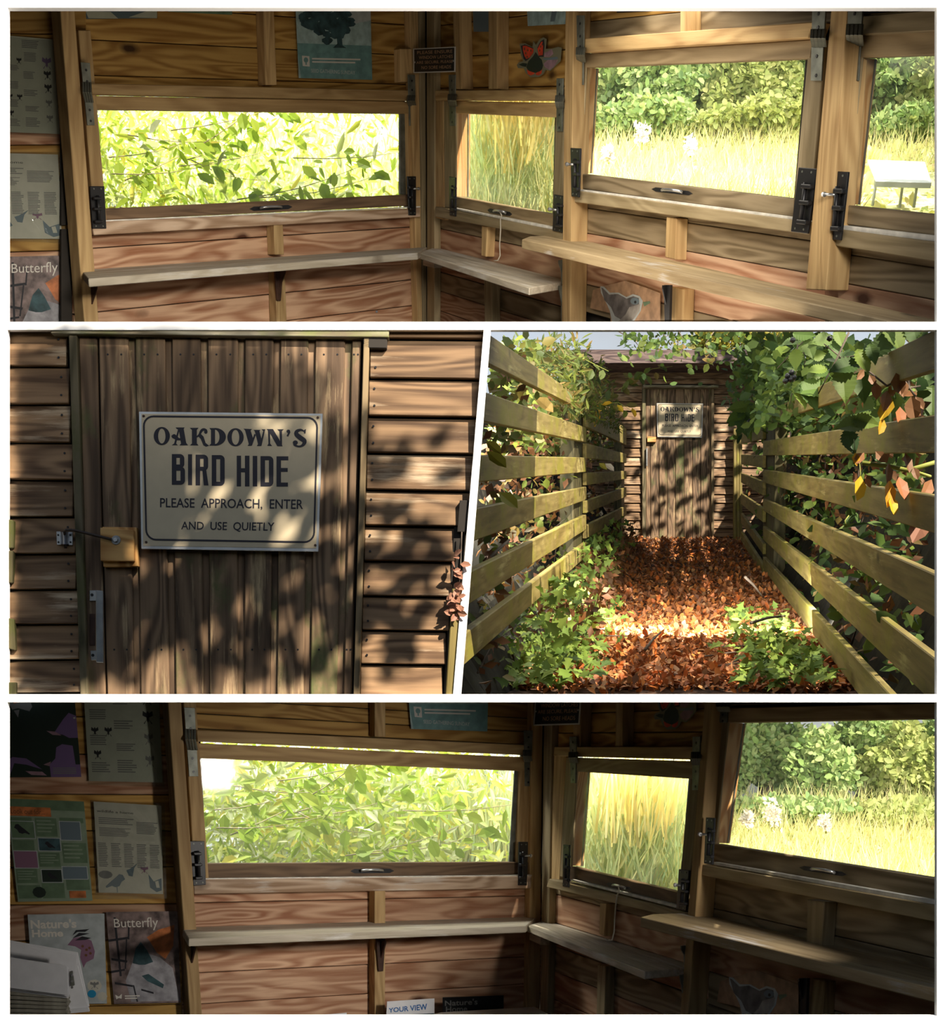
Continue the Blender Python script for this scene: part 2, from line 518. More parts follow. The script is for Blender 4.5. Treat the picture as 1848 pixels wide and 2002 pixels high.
def glassmat(name, tint=(1, 1, 1), base=.02, haze=0.0, rough=.08, crinkle=0.0):
    m, t, p = newmat(name); l = t.links.new; t.nodes.remove(p)
    tr = node(t, 'ShaderNodeBsdfTransparent'); tr.inputs[0].default_value = (*tint, 1)
    gl = node(t, 'ShaderNodeBsdfGlossy', Roughness=rough)
    if crinkle:
        tc = node(t, 'ShaderNodeTexCoord'); nz = node(t, 'ShaderNodeTexNoise', Scale=5.0, Detail=3.0, Distortion=2.0); bp = node(t, 'ShaderNodeBump', Strength=crinkle, Distance=.01)
        l(tc.outputs['Object'], nz.inputs['Vector']); l(nz.outputs[0], bp.inputs['Height']); l(bp.outputs[0], gl.inputs['Normal'])
    lw = node(t, 'ShaderNodeLayerWeight', Blend=.5); pw = node(t, 'ShaderNodeMath', _operation='POWER'); pw.inputs[1].default_value = 5.0
    fr = node(t, 'ShaderNodeMath', _operation='MULTIPLY_ADD'); fr.inputs[1].default_value = .5; fr.inputs[2].default_value = base
    l(lw.outputs['Facing'], pw.inputs[0]); l(pw.outputs[0], fr.inputs[0])
    mxs = node(t, 'ShaderNodeMixShader'); l(fr.outputs[0], mxs.inputs[0]); l(tr.outputs[0], mxs.inputs[1]); l(gl.outputs[0], mxs.inputs[2])
    last = mxs
    if haze:
        df = node(t, 'ShaderNodeBsdfTranslucent'); df.inputs[0].default_value = (.9, .92, .9, 1)
        m2 = node(t, 'ShaderNodeMixShader'); m2.inputs[0].default_value = haze
        l(mxs.outputs[0], m2.inputs[1]); l(df.outputs[0], m2.inputs[2]); last = m2
    l(last.outputs[0], t.nodes['Material Output'].inputs['Surface'])
    return m


M = {}
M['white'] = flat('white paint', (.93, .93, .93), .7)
M['dark'] = flat('dark stained board', (.03, .025, .02), .9)
M['gold'] = wood('golden pine', (.30, .145, .030), (.56, .335, .095), knot=(.06, .025, .006), knots=.30)
M['red'] = wood('reddish pine', (.30, .13, .065), (.60, .38, .24), knot=(.08, .028, .012), knots=.30, rings=.3)
M['grey'] = wood('greyed pine', (.16, .115, .062), (.33, .255, .155), knot=(.05, .03, .015), knots=.5)
M['post'] = wood('framing timber', (.34, .205, .085), (.58, .40, .19), knot=(.14, .055, .02), knots=.7, rings=.2)
M['postgrey'] = wood('grey framing timber', (.22, .165, .085), (.40, .315, .185), knot=(.1, .05, .02), knots=.74, rings=.2)
M['sash'] = wood('brown window sash', (.12, .075, .045), (.26, .165, .095), knots=0, rings=.2)
M['sashlight'] = wood('pale window sash', (.26, .18, .09), (.46, .34, .19), knots=.8, rings=.2)
M['sill'] = wood('worn sill board', (.32, .20, .12), (.62, .46, .33), knots=.7, worn=(.72, .66, .58), wornamt=.4)
M['shelf'] = wood('worn grey shelf', (.32, .27, .19), (.62, .55, .44), knots=.6, rings=.1, worn=(.70, .68, .64), wornamt=.5)
M['shelfbrown'] = wood('brown shelf', (.26, .18, .09), (.50, .38, .22), knots=.6, rings=.1, worn=(.62, .60, .58), wornamt=.3)
M['reveal'] = wood('orange lining board', (.62, .29, .09), (.88, .54, .24), knots=0, rings=.5, wave=40)
M['ledge'] = flat('weathered skylit ledge', (.80, .77, .70), .7, var=.2)  # weathered pale sill top, whitened further for the sky light on it
M['iron'] = flat('black iron', (.018, .018, .02), .38, .3, spec=.5)
M['steel'] = flat('bright steel', (.62, .63, .64), .3, .9, var=.15)
M['galv'] = flat('dull galvanised steel', (.19, .20, .17), .5, .5, var=.3)
M['rust'] = flat('rusty brown bracket', (.06, .028, .018), .6, .2, var=.4)
M['glass'] = glassmat('window glass', (.97, .985, .97), haze=.035)
M['sleeve'] = glassmat('plastic sleeve', (.94, .95, .94), base=.06, rough=.10, crinkle=.55)
M['cord'] = flat('pale cord', (.55, .5, .4), .9)
M['paper'] = flat('printed paper', (.56, .54, .45), .55, var=.06)
M['papershiny'] = flat('laminated paper', (.46, .47, .38), .28, var=.05, spec=.6)
M['ink'] = flat('black ink', (.02, .02, .025), .6)
M['inkgrey'] = flat('grey ink', (.20, .20, .19), .6)
M['inkbrown'] = flat('brown ink', (.16, .07, .03), .6)
M['violet'] = flat('violet print', (.17, .11, .24), .5)
M['bluegrey'] = flat('blue grey print', (.14, .19, .22), .5)
M['purple'] = flat('mauve print', (.25, .13, .20), .5)
M['signblack'] = flat('black sign plate', (.012, .012, .014), .35, var=.2)
M['signwhite'] = flat('white sign edge', (.6, .58, .54), .5)
M['copper'] = flat('copper lettering', (.52, .33, .20), .5)
M['sky1'] = flat('pale blue print', (.33, .45, .45), .5, var=.25)
M['teal'] = flat('teal print', (.14, .27, .27), .5, var=.2)
M['treeink'] = flat('dark tree print', (.035, .075, .085), .6, var=.5)
M['palegrey'] = flat('pale grey print', (.42, .46, .46), .5, var=.15)
M['red1'] = flat('red wing print', (.62, .055, .02), .5, var=.2)
M['orange'] = flat('orange print', (.50, .16, .05), .5, var=.4)
M['greenblack'] = flat('dark green print', (.018, .03, .022), .5)
M['cardgreen'] = flat('grey green card edge', (.20, .19, .12), .6)
M['pink'] = flat('mauve flower print', (.30, .18, .22), .6, var=.3)
M['brownprint'] = flat('pale brown print', (.36, .22, .13), .6, var=.3)
M['birdgrey'] = flat('grey feather print', (.13, .12, .12), .6, var=.4)
M['birdpale'] = flat('pale feather print', (.30, .28, .26), .6, var=.3)
M['bark'] = flat('cracked bark print', (.19, .14, .13), .5, var=.6)
M['barkpale'] = flat('pale wood print', (.34, .33, .35), .5, var=.35)
M['magtitle'] = flat('cream title', (.72, .68, .60), .5)
M['greenprint'] = flat('green page print', (.13, .20, .12), .35, var=.15)
M['greenpale'] = flat('pale green print', (.24, .31, .22), .4, var=.1)
M['bookwhite'] = flat('white paper sheet', (.80, .80, .82), .6, var=.04)
M['bookedge'] = flat('page edge', (.30, .28, .22), .8, var=.3)
M['tablewhite'] = wood('pale table top', (.5, .46, .38), (.78, .74, .66), knots=0, rings=.15)
M['bluetitle'] = flat('blue lettering', (.02, .13, .38), .5)
M['bluelogo'] = flat('bright blue print', (.02, .25, .45), .5)
# outside of the hide
M['hide'] = wood('brown stained siding', (.095, .052, .026), (.31, .190, .100), knot=(.02, .012, .008), knots=.8, rings=.3, grain=(1.8, 42, 42), worn=(.62, .48, .32), wornamt=.5, vary=.25)
M['door'] = wood('brown stained door board', (.080, .050, .030), (.26, .168, .098), knot=(.02, .012, .008), knots=.85, rings=.35, grain=(1.6, 46, 46), worn=(.58, .43, .24), wornamt=.42, moss=(.11, .12, .045), mossamt=.25, vary=.2)
M['doorgroove'] = wood('door groove board', (.035, .020, .014), (.10, .055, .04), knots=0, grain=(1.6, 46, 46))
M['frameg'] = wood('green tinged frame', (.065, .055, .026), (.19, .155, .09), knots=0, moss=(.12, .12, .045), mossamt=.3)
M['framet'] = wood('tan door frame', (.13, .09, .045), (.30, .22, .12), knots=0)
M['lintel'] = wood('mossy drip board', (.16, .13, .08), (.42, .38, .28), knots=0, moss=(.18, .21, .06), mossamt=.5)
M['cream'] = flat('cream sign face', (.60, .50, .335), .42, var=.04)
M['alu'] = flat('aluminium edge', (.62, .63, .63), .35, .6, var=.12)
M['black'] = flat('black lettering', (.022, .020, .030), .5)
M['ply'] = wood('orange plywood', (.36, .17, .05), (.62, .36, .13), knot=(.15, .06, .02), knots=.6, rings=.4)
M['steelgrey'] = flat('grey steel', (.32, .33, .33), .38, .6, var=.2)
M['rod'] = flat('brown iron rod', (.05, .035, .028), .5, .4)
M['fence'] = wood('green weathered fence board', (.12, .088, .024), (.29, .23, .080), knot=(.06, .045, .01), knots=.85, rings=.14, grain=(1.2, 24, 24), moss=(.21, .19, .03), mossamt=.45, worn=(.42, .36, .15), wornamt=.3, wave=14, vary=.15)
M['fencepost'] = wood('dark fence post', (.035, .032, .014), (.10, .085, .04), knots=0, moss=(.08, .09, .02), mossamt=.3)
M['fascia'] = wood('purple brown fascia', (.05, .034, .036), (.16, .115, .105), knots=0, worn=(.36, .27, .24), wornamt=.2)
M['soil'] = flat('dark leaf mould', (.070, .036, .020), .95, var=.6)
M['bank'] = flat('dark hedge backing', (.014, .012, .006), .95, var=.6)  # near-black colour puts shade into the gaps behind the fences
M['sky_block'] = flat('dark sky screen', (.035, .045, .018), .95, var=.6)
M['litter'] = leafmat('fallen leaf colours', [(.42, .15, .06), (.26, .10, .045), (.55, .19, .05), (.17, .08, .045), (.50, .27, .13), (.34, .12, .05), (.66, .25, .06), (.22, .10, .06)], .1)
M['litterbright'] = leafmat('orange fallen leaf', [(.62, .16, .03), (.48, .13, .035), (.70, .24, .05), (.40, .16, .06), (.55, .30, .12)], .12)
M['ivy'] = leafmat('ivy leaf', [(.10, .17, .03), (.20, .30, .05), (.07, .12, .035), (.32, .42, .08), (.13, .20, .04)], .25, .6, .15)
M['hedge'] = leafmat('hedge leaf', [(.09, .13, .025), (.15, .19, .04), (.055, .085, .03), (.21, .25, .04), (.10, .13, .05), (.26, .17, .05), (.12, .16, .035)], .35)
M['hedgedry'] = leafmat('dry brown leaf', [(.17, .07, .03), (.11, .05, .025), (.26, .11, .035), (.075, .04, .02), (.20, .15, .04)], .25)
M['bramble'] = leafmat('bramble leaf', [(.06, .11, .028), (.10, .17, .034), (.045, .085, .036), (.17, .24, .04), (.08, .13, .05)], .3, .5, .2)
M['yellowleaf'] = leafmat('yellow dying leaf', [(.72, .45, .03), (.66, .40, .03), (.64, .30, .03), (.78, .55, .05)], .3)
M['straw'] = leafmat('straw yellow blade', [(.82, .70, .26), (.80, .64, .20), (.84, .78, .42)], .4)
M['deadleaf'] = leafmat('withered brown leaf', [(.30, .15, .07), (.22, .11, .05), (.38, .20, .10), (.40, .14, .05)], .2)
M['pinkdead'] = leafmat('pinkish withered leaf', [(.42, .21, .14), (.34, .16, .10), (.50, .27, .18)], .2)
M['twigpale'] = flat('pale willow twig', (.40, .33, .20), .8, var=.3)
M['treeyellow'] = leafmat('yellow green tree leaf', [(.50, .54, .18), (.42, .50, .16), (.58, .58, .24), (.36, .46, .15)], .4)
M['twig'] = flat('grey brown twig', (.13, .10, .075), .8, var=.3)
M['stemgreen'] = flat('yellow green stem', (.30, .33, .07), .6)
M['autumn'] = leafmat('yellow tree leaf', [(.42, .36, .05), (.30, .31, .05), (.50, .42, .07), (.24, .27, .05)], .4)
# views from the windows
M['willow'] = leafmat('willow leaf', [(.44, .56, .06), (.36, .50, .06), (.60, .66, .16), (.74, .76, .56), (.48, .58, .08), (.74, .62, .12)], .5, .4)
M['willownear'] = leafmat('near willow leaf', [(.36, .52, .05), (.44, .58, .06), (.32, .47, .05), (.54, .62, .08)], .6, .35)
M['pale'] = leafmat('sky gap leaf', [(.84, .87, .80), (.76, .83, .56), (.88, .89, .92), (.74, .80, .88), (.90, .90, .88), (.80, .82, .50)], .4)  # near-white: the bright sky gaps are put into the leaf colour
M['tree'] = leafmat('tree leaf', [(.28, .42, .13), (.36, .50, .16), (.44, .54, .22), (.24, .38, .15), (.50, .56, .22), (.36, .46, .22)], .35)
M['meadow'] = leafmat('meadow blade', [(.64, .68, .24), (.78, .68, .34), (.56, .66, .24), (.84, .70, .46), (.74, .70, .18)], .4)
M['reed'] = leafmat('reed blade', [(.72, .66, .28), (.62, .68, .34), (.50, .62, .30), (.80, .74, .36), (.46, .60, .34)], .4)
M['meadowsoil'] = flat('sunlit meadow ground', (.55, .55, .26), .95, var=.25)
M['flower'] = leafmat('pale seed head', [(.80, .76, .66), (.84, .80, .74), (.78, .66, .52)], .4)
M['board'] = flat('bleached lectern panel', (.85, .85, .82), .5)
M['boardleg'] = flat('grey lectern leg', (.34, .35, .32), .6)

# ---------------------------------------------------------------- the four compartments
FR = 3.70


def wedge(name, p, z0, z1, mat, label, cat='partition'):
    """a partition board seen edge-on: picture quad p at the near depth z0, running back to z1"""
    f = [at(p[i], p[i + 1], z0) for i in (0, 2, 4, 6)]; b = [at(p[i], p[i + 1], z1) for i in (0, 2, 4, 6)]
    o = hexa(name, f, b, mat, None, Vector((0, -1, 0)), 0)
    return tag(o, label, cat, kind='structure')


def edging(name, p, label):  # white borders around and between the four views, added as solid strips
    f = [at(p[i], p[i + 1], FR) for i in (0, 2, 4, 6)]
    o = hexa(name, f, [q + Vector((0, .018, 0)) for q in f], M['white'], None, Vector((0, -1, 0)), 0)
    return tag(o, label, 'edging', kind='structure')


edging('border_strip_1', (-30, -30, 1878, -30, 1878, 15, -30, 15), 'added white border along the very top of the four views')
edging('border_strip_2', (-30, 15, 15, 15, 15, 1986, -30, 1986), 'added white border down the left side of the four views')
edging('border_strip_3', (1832, 15, 1918, 15, 1918, 1986, 1832, 1986), 'added white border down the right side of the four views')
edging('border_strip_4', (-30, 1986, 1878, 1986, 1878, 2040, -30, 2040), 'added white border along the bottom of the four views')
edging('border_strip_5', (15, 629, 1832, 629, 1832, 645, 15, 645), 'added white border under the bright room with the tree poster')
edging('border_strip_6', (15, 1357, 1832, 1357, 1832, 1373, 15, 1373), 'added white border over the dim room with the binder')
edging('border_strip_7', (946, 645, 960, 645, 902, 1357, 886, 1357), 'added slanted white border between the door and the fenced path')


def plate(name, corners, y0, y1, mat, label, cat):
    """a board seen edge-on between picture rows y0 and y1; corners = (picture x, depth) of its outline"""
    bm = bmesh.new()
    a = [bm.verts.new(at(x, y0, z)) for x, z in corners]; b = [bm.verts.new(at(x, y1, z)) for x, z in corners]
    bm.faces.new(a); bm.faces.new(b[::-1])
    for i in range(len(a)):
        j = (i + 1) % len(a); bm.faces.new((a[j], a[i], b[i], b[j]))
    return tag(finish(name, bm, mat, None, Matrix.Identity(4)), label, cat, kind='structure')


Z_ = FR + .02
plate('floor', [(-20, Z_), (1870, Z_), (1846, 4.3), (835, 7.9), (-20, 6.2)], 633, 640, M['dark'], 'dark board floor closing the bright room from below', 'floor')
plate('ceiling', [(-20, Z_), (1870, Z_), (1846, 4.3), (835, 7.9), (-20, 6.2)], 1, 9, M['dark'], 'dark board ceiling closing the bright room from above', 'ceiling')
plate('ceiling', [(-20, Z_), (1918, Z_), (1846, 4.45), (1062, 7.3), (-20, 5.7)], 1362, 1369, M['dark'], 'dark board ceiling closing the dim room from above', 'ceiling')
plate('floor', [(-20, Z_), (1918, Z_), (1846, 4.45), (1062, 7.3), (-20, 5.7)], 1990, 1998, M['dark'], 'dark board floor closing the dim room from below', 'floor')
hb = bmesh.new(); ring_ = []
for k in range(41):
    a_ = math.radians(150 + 240 * k / 40); r_ = 7.5 + .5 * math.sin(k * 2.3)
    x_, y_ = r_ * math.cos(a_), 1.0 + r_ * math.sin(a_)
    ring_.append([hb.verts.new((x_ * (1 + .03 * math.sin(j * 2 + k)), y_ * (1 + .03 * math.sin(j * 3 + k)), -2.5 + j * .9 + (.4 * math.sin(k * 1.7) if j == 6 else 0))) for j in range(7)])
for k in range(40):
    for j in range(6): hb.faces.new((ring_[k][j], ring_[k + 1][j], ring_[k + 1][j + 1], ring_[k][j + 1]))
tag(finish('sky_block_ring', hb, M['sky_block'], None, Matrix.Identity(4)), 'dark sky screen added unseen behind the viewer to block low sky light', 'sky_block', kind='structure')  # unseen ring added to keep low sky light out of the front
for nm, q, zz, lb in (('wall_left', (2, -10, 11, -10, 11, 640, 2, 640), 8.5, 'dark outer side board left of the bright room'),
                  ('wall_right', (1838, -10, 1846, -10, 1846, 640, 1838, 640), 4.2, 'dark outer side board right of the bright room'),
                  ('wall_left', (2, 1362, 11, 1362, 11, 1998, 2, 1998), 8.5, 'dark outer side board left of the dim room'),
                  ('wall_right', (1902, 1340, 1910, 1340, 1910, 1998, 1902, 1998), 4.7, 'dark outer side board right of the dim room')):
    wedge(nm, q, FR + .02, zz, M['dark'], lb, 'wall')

# ================================================================ the door with the sign (middle left)
DW = Pl((0, 3.722, 0), (1, 0, 0), (0, 0, 1))


def lerp(a, b, t):
    return a + (b - a) * t


hide = tag(poly('wall_front', DW, [(8, 639), (953, 639), (893, 1363), (8, 1363)], -.035, .01, M['dark'], None, 'B'),
           'brown horizontal board wall of the hide around the closed door', 'wall', kind='structure')
seamL = [(639, 641), (714, 715), (788.6, 788.6), (863.4, 864), (936, 937), (1009.3, 1009), (1082, 1081), (1152, 1151), (1220, 1219), (1290, 1288), (1355, 1353), (1420, 1418)]
for i in range(len(seamL) - 1):
    a, b = seamL[i], seamL[i + 1]
    ym = (a[0] + b[0]) / 2
    xe = 127 + .0435 * (ym - 640) + (2 if i % 2 else 0)
    slab('plank', DW, (7, a[0] + 2.6, xe, a[1] + 2.6, xe, b[1] - .4, 7, b[0] - .4), 0.0 + .002 * (i % 2), .02, M['hide'], hide, .002, 'B', tilt=.013)
    for yy in (.3, .78):
        disc('nail', DW.hit(xe - 14, lerp(a[1], b[1], yy), -.013 + .013 * yy + .0025), DW.n, .0035, .0012, M['iron'], hide, 6)
seamR = [(588, 590), (659.5, 661.5), (737.4, 740.5), (811.4, 815), (883.6, 887), (955.6, 960), (1025.5, 1029), (1095, 1098), (1163.5, 1166), (1230.5, 1233), (1297, 1299), (1364, 1366)]
for i in range(len(seamR) - 1):
    a, b = seamR[i], seamR[i + 1]
    ym = (a[0] + b[0]) / 2
    xs = 724 - .030 * (ym - 680)
    xr = 958 if ym < 1030 else 895 - .1 * (ym - 1031)
    slab('plank', DW, (xs, a[0] + 3.2, xr, a[1] + 3.2, xr, b[1] - .5, xs, b[0] - .5), 0.001 * (i % 3), .02, M['hide'], hide, .002, 'B', tilt=.014)
    for yy in (.3, .75):
        if b[0] < 1360:
            disc('nail', DW.hit(xs + 11, lerp(a[0], b[0], yy), -.014 + .014 * yy + .003), DW.n, .0035, .0012, M['iron'], hide, 6)
slab('frame_post', DW, (134, 655, 150, 655, 171.5, 1366, 157, 1366), .012, .05, M['frameg'], hide, .002, 'B')
slab('frame_post', DW, (711, 660, 722.5, 660, 702.5, 1366, 691, 1366), .012, .05, M['framet'], hide, .002, 'B')
slab('corner_trim', DW, (899, 978, 925, 978, 915, 1040, 894, 1040), .012, .02, M['dark'], hide, .001, 'B')
slab('corner_trim', DW, (888, 1030, 905, 1030, 884, 1366, 867, 1366), -.004, .02, M['dark'], hide, .001, 'B')
lin = slab('drip_board', DW, (99, 641, 761, 646, 760, 659.5, 99, 652), .018, .05, M['lintel'], hide, .002, 'B')
slab('drip_board_block', DW, (710, 659, 757, 660, 756, 681, 711, 680), .012, .04, M['dark'], hide, .002, 'B')

# the door
door = tag(poly('door_1', DW, [(150, 655), (711, 655), (692, 1366), (171, 1366)], -.028, .01, M['dark'], None, 'B'),
           'brown vertical board door carrying the big cream sign', 'door', kind='structure')
tx = [153, 192, 263.6, 335, 405, 478, 547.5, 616, 688, 709]
bx = [172, 209, 275, 343, 410, 477, 541, 606, 671, 690]
for i in range(9):
    gap = 13 if 0 < i < 8 else 3
    t0, t1, b0, b1 = tx[i], tx[i + 1], bx[i], bx[i + 1]
    slab('plank', DW, (t0 + .8, 656, t1 - gap, 656, b1 - gap, 1366, b0 + .8, 1366), -.006, .02, M['door'], door, .003, 'B')
    if gap == 13:
        slab('groove_strip', DW, (t1 - gap - .3, 656, t1 + 1, 656, b1 + 1, 1366, b1 - gap - .3, 1366), -.017, .01, M['door'], door, .001, 'B')
    for y, m_ in ((693, 1), (1270, 1)):
        t = (y - 656) / 710
        for s_ in (.25, .62):
            if i > 0: disc('nail', DW.hit(lerp(lerp(t0, b0, t), lerp(t1, b1, t), s_), y, -.006), DW.n, .003, .001, M['iron'], door, 6)
# pull handle
hd = slab('handle', DW, (187, 1153.6, 201, 1155, 201.6, 1296, 187.5, 1295), .035, .008, M['steelgrey'], door, .002)
for q in ((175, 1154, 188, 1154, 188, 1175, 175, 1175), (176.6, 1272, 188, 1272, 188, 1291, 178, 1291)):
    f = slab('handle_foot', DW, q, -.001, .005, M['steel'], hd, .001)
    slab('handle_web', DW, (q[2] - 2, q[3] + 1, q[2] + 1, q[3] + 1, q[4] + 1, q[5] - 1, q[4] - 2, q[5] - 1), .028, .03, M['steel'], hd, 0)
    disc('screw', DW.hit(q[0] + 5, q[1] + 9, -.001), DW.n, .0045, .002, M['iron'], hd, 8)
slab('keyhole_plate', DW, (175, 1200, 186, 1200, 186, 1262, 175, 1262), -.004, .003, M['rust'], door, .001)
# plywood latch block and drop rod
bk = slab('latch_block', DW, (200, 1030, 267, 1031, 270, 1107, 202, 1108), .014, .02, M['ply'], door, .001)
b2 = slab('latch_block', DW, (196, 1031.5, 261, 1036.5, 262, 1097, 196.5, 1096), .030, .016, M['ply'], door, .001)
bp = DW.hit(227, 1056, .030)
disc('washer', bp, DW.n, .0135, .003, M['steelgrey'], door, 16)
disc('bolt_head', bp + DW.n * .003, DW.n, .0065, .006, M['steel'], door, 6)
tube('latch_rod', [DW.hit(x, y, o_) for x, y, o_ in ((218, 1054.5, .040), (200, 1050, .040), (172, 1043, .038), (153, 1038.5, .036), (140, 1036, .034), (130, 1036, .030), (126, 1040, .025), (127, 1048, .02), (128, 1072, .018))], .0042, M['rod'], door, 7)
stp = empty('latch_staple', DW.hit(126, 1052, .01), 'small bright steel staple plate on the boards left of the door', 'staple')
slab('plate', DW, (110, 1039, 118, 1039, 119, 1065, 111, 1065), .006, .004, M['steel'], stp, .0008)
slab('plate', DW, (133, 1040, 142, 1040, 142, 1066, 134, 1065), .006, .004, M['steel'], stp, .0008)
cv = bmesh.new(); rows = []
for k in range(9):
    a = math.pi * k / 8
    cxp = 125.8 - 8.2 * math.cos(a); off = .005 + .020 * math.sin(a)
    rows.append((DW.hit(cxp, 1040, off), DW.hit(cxp + .5, 1064, off)))
base = rows[0][0]
vv = [(cv.verts.new(a - base), cv.verts.new(b - base)) for a, b in rows]
for k in range(8): cv.faces.new((vv[k][0], vv[k + 1][0], vv[k + 1][1], vv[k][1]))
bmesh.ops.solidify(cv, geom=cv.faces[:], thickness=.002)
finish('loop', cv, M['steel'], stp, Matrix.Translation(base), smooth=True)
for x, y in ((114, 1046), (114.5, 1060), (137.5, 1046), (138, 1060)):
    disc('screw', DW.hit(x, y, .006), DW.n, .003, .0015, M['iron'], stp, 6)


# the sign
def sq(x, y):
    return (270 + x / 4.995, 800 + y / 4.995)


def ring(cx, cy, rx, ry, ix, iy, a0=0, a1=360, n=28, icx=None):
    icx = cx if icx is None else icx
    out = []
    for k in range(n):
        t0 = math.radians(a0 + (a1 - a0) * k / n); t1 = math.radians(a0 + (a1 - a0) * (k + 1) / n)
        out.append([(cx + rx * math.cos(t0), cy + ry * math.sin(t0)), (cx + rx * math.cos(t1), cy + ry * math.sin(t1)),
                    (icx + ix * math.cos(t1), cy + iy * math.sin(t1)), (icx + ix * math.cos(t0), cy + iy * math.sin(t0))])
    return out


def stroke(pts):
    """pts: (x, y, width) along a curve, smoothed"""
    P = []
    for i in range(len(pts) - 1):
        p0 = pts[max(0, i - 1)]; p1 = pts[i]; p2 = pts[i + 1]; p3 = pts[min(len(pts) - 1, i + 2)]
        for k in range(4):
            t = k / 4
            P.append(tuple(.5 * (2 * p1[j] + (p2[j] - p0[j]) * t + (2 * p0[j] - 5 * p1[j] + 4 * p2[j] - p3[j]) * t * t + (3 * p1[j] - p0[j] - 3 * p2[j] + p3[j]) * t ** 3) for j in range(3)))
    P.append(pts[-1])
    L_, R_ = [], []
    for i, p in enumerate(P):
        a = P[max(0, i - 1)]; b = P[min(len(P) - 1, i + 1)]
        dx, dy = b[0] - a[0], b[1] - a[1]; l = math.hypot(dx, dy) or 1
        L_.append((p[0] - dy / l * p[2] / 2, p[1] + dx / l * p[2] / 2)); R_.append((p[0] + dy / l * p[2] / 2, p[1] - dx / l * p[2] / 2))
    return [[L_[i], L_[i + 1], R_[i + 1], R_[i]] for i in range(len(P) - 1)]


OAK = []
OAK += ring(232, 262, 79, 89, 36, 73)
OAK += [[(366, 178), (456, 178), (446, 192), (470, 328), (489, 353), (404, 353), (420, 336), (398, 200), (376, 192)],
        [(392, 190), (404, 205), (372, 335), (388, 352), (328, 352), (352, 335)],
        ell(352, 266, 25, 21), [(345, 268), (372, 280), (432, 284), (434, 304), (385, 304), (352, 290)],
        stroke([(352, 262, 22), (372, 240, 14), (398, 236, 5)])[0]]
OAK += stroke([(330, 268, 18), (352, 252, 18), (372, 268, 20), (400, 292, 18), (430, 294, 12)])
OAK += [[(503, 182), (592, 182), (574, 202), (574, 335), (592, 354), (506, 354), (526, 335), (526, 202)]]
OAK += stroke([(572, 272, 14), (598, 250, 20), (618, 212, 26), (640, 198, 26), (664, 208, 24), (666, 228, 18)])
OAK += [[(586, 262), (612, 240), (640, 268), (660, 330), (694, 356), (664, 366), (638, 352), (612, 290)], ell(662, 222, 17, 17)]
OAK += [[(696, 184), (752, 184), (752, 356), (694, 356), (712, 336), (712, 204)]] + ring(750, 270, 108, 87, 46, 70, -90, 90)
OAK += ring(952, 274, 80, 89, 37, 73)
OAK += [[(1030, 190), (1112, 194), (1100, 210), (1128, 300), (1106, 358), (1070, 358), (1082, 340), (1046, 208)],
        [(1128, 202), (1196, 202), (1186, 216), (1212, 310), (1200, 360), (1160, 360), (1172, 340), (1140, 216)],
        [(1100, 345), (1136, 240), (1150, 250), (1112, 358)], [(1190, 348), (1222, 214), (1206, 196), (1244, 196), (1238, 212), (1206, 358)]]
OAK += [[(1256, 194), (1318, 194), (1392, 318), (1412, 362), (1360, 362), (1292, 240), (1268, 208)],
        [(1268, 205), (1290, 225), (1290, 335), (1310, 360), (1262, 358), (1274, 335)],
        [(1380, 215), (1360, 196), (1424, 196), (1406, 214), (1406, 345), (1390, 340)]]
OAK += [ell(1468, 216, 18, 17), [(1480, 206), (1488, 226), (1466, 268), (1450, 262), (1464, 234)]]
OAK += stroke([(1638, 196, 6), (1622, 214, 14), (1590, 202, 22), (1552, 216, 34), (1548, 246, 44), (1586, 280, 48), (1626, 312, 44), (1610, 350, 28), (1572, 364, 18), (1530, 350, 20), (1524, 330, 18)])
OAK += [ell(1536, 326, 25, 22), [(1612, 210), (1640, 192), (1636, 236), (1626, 240)]]
# the condensed second line, drawn letter by letter
BH = []


def st_(x0, x1, y0, y1):
    BH.append(rq(x0, y0, x1, y1))


def bowl(xa, xb, y0, y1, w, h):
    """a rounded right-hand bowl from stem xa to outer xb"""
    r = min((y1 - y0) / 2, xb - xa, 44)
    BH.append(rq(xa, y0, xb - r, y0 + h)); BH.append(rq(xa, y1 - h, xb - r, y1)); BH.append(rq(xb - w, y0 + r, xb, y1 - r))
    BH.extend(ring(xb - r, y0 + r, r, r, max(1, r - w), max(1, r - h), -90, 0, 6)); BH.extend(ring(xb - r, y1 - r, r, r, max(1, r - w), max(1, r - h), 0, 90, 6))


st_(330, 374, 438, 738); bowl(350, 452, 438, 578, 44, 38); bowl(350, 458, 560, 738, 44, 40)          # B
st_(488, 528, 440, 742)                                                                               # I
st_(562, 606, 444, 744); bowl(584, 684, 444, 602, 44, 40); BH.append([(628, 590), (664, 580), (688, 744), (642, 744)])  # R
st_(720, 764, 448, 748); bowl(742, 846, 448, 748, 44, 40)                                             # D
st_(964, 1006, 454, 754); st_(1044, 1088, 454, 754); st_(990, 1060, 576, 616)                          # H
st_(1120, 1164, 456, 754)                                                                             # I
st_(1196, 1240, 458, 754); bowl(1218, 1322, 458, 754, 44, 40)                                          # D
st_(1352, 1396, 460, 756); st_(1380, 1468, 460, 500); st_(1380, 1462, 574, 612); st_(1380, 1464, 716, 756)  # E


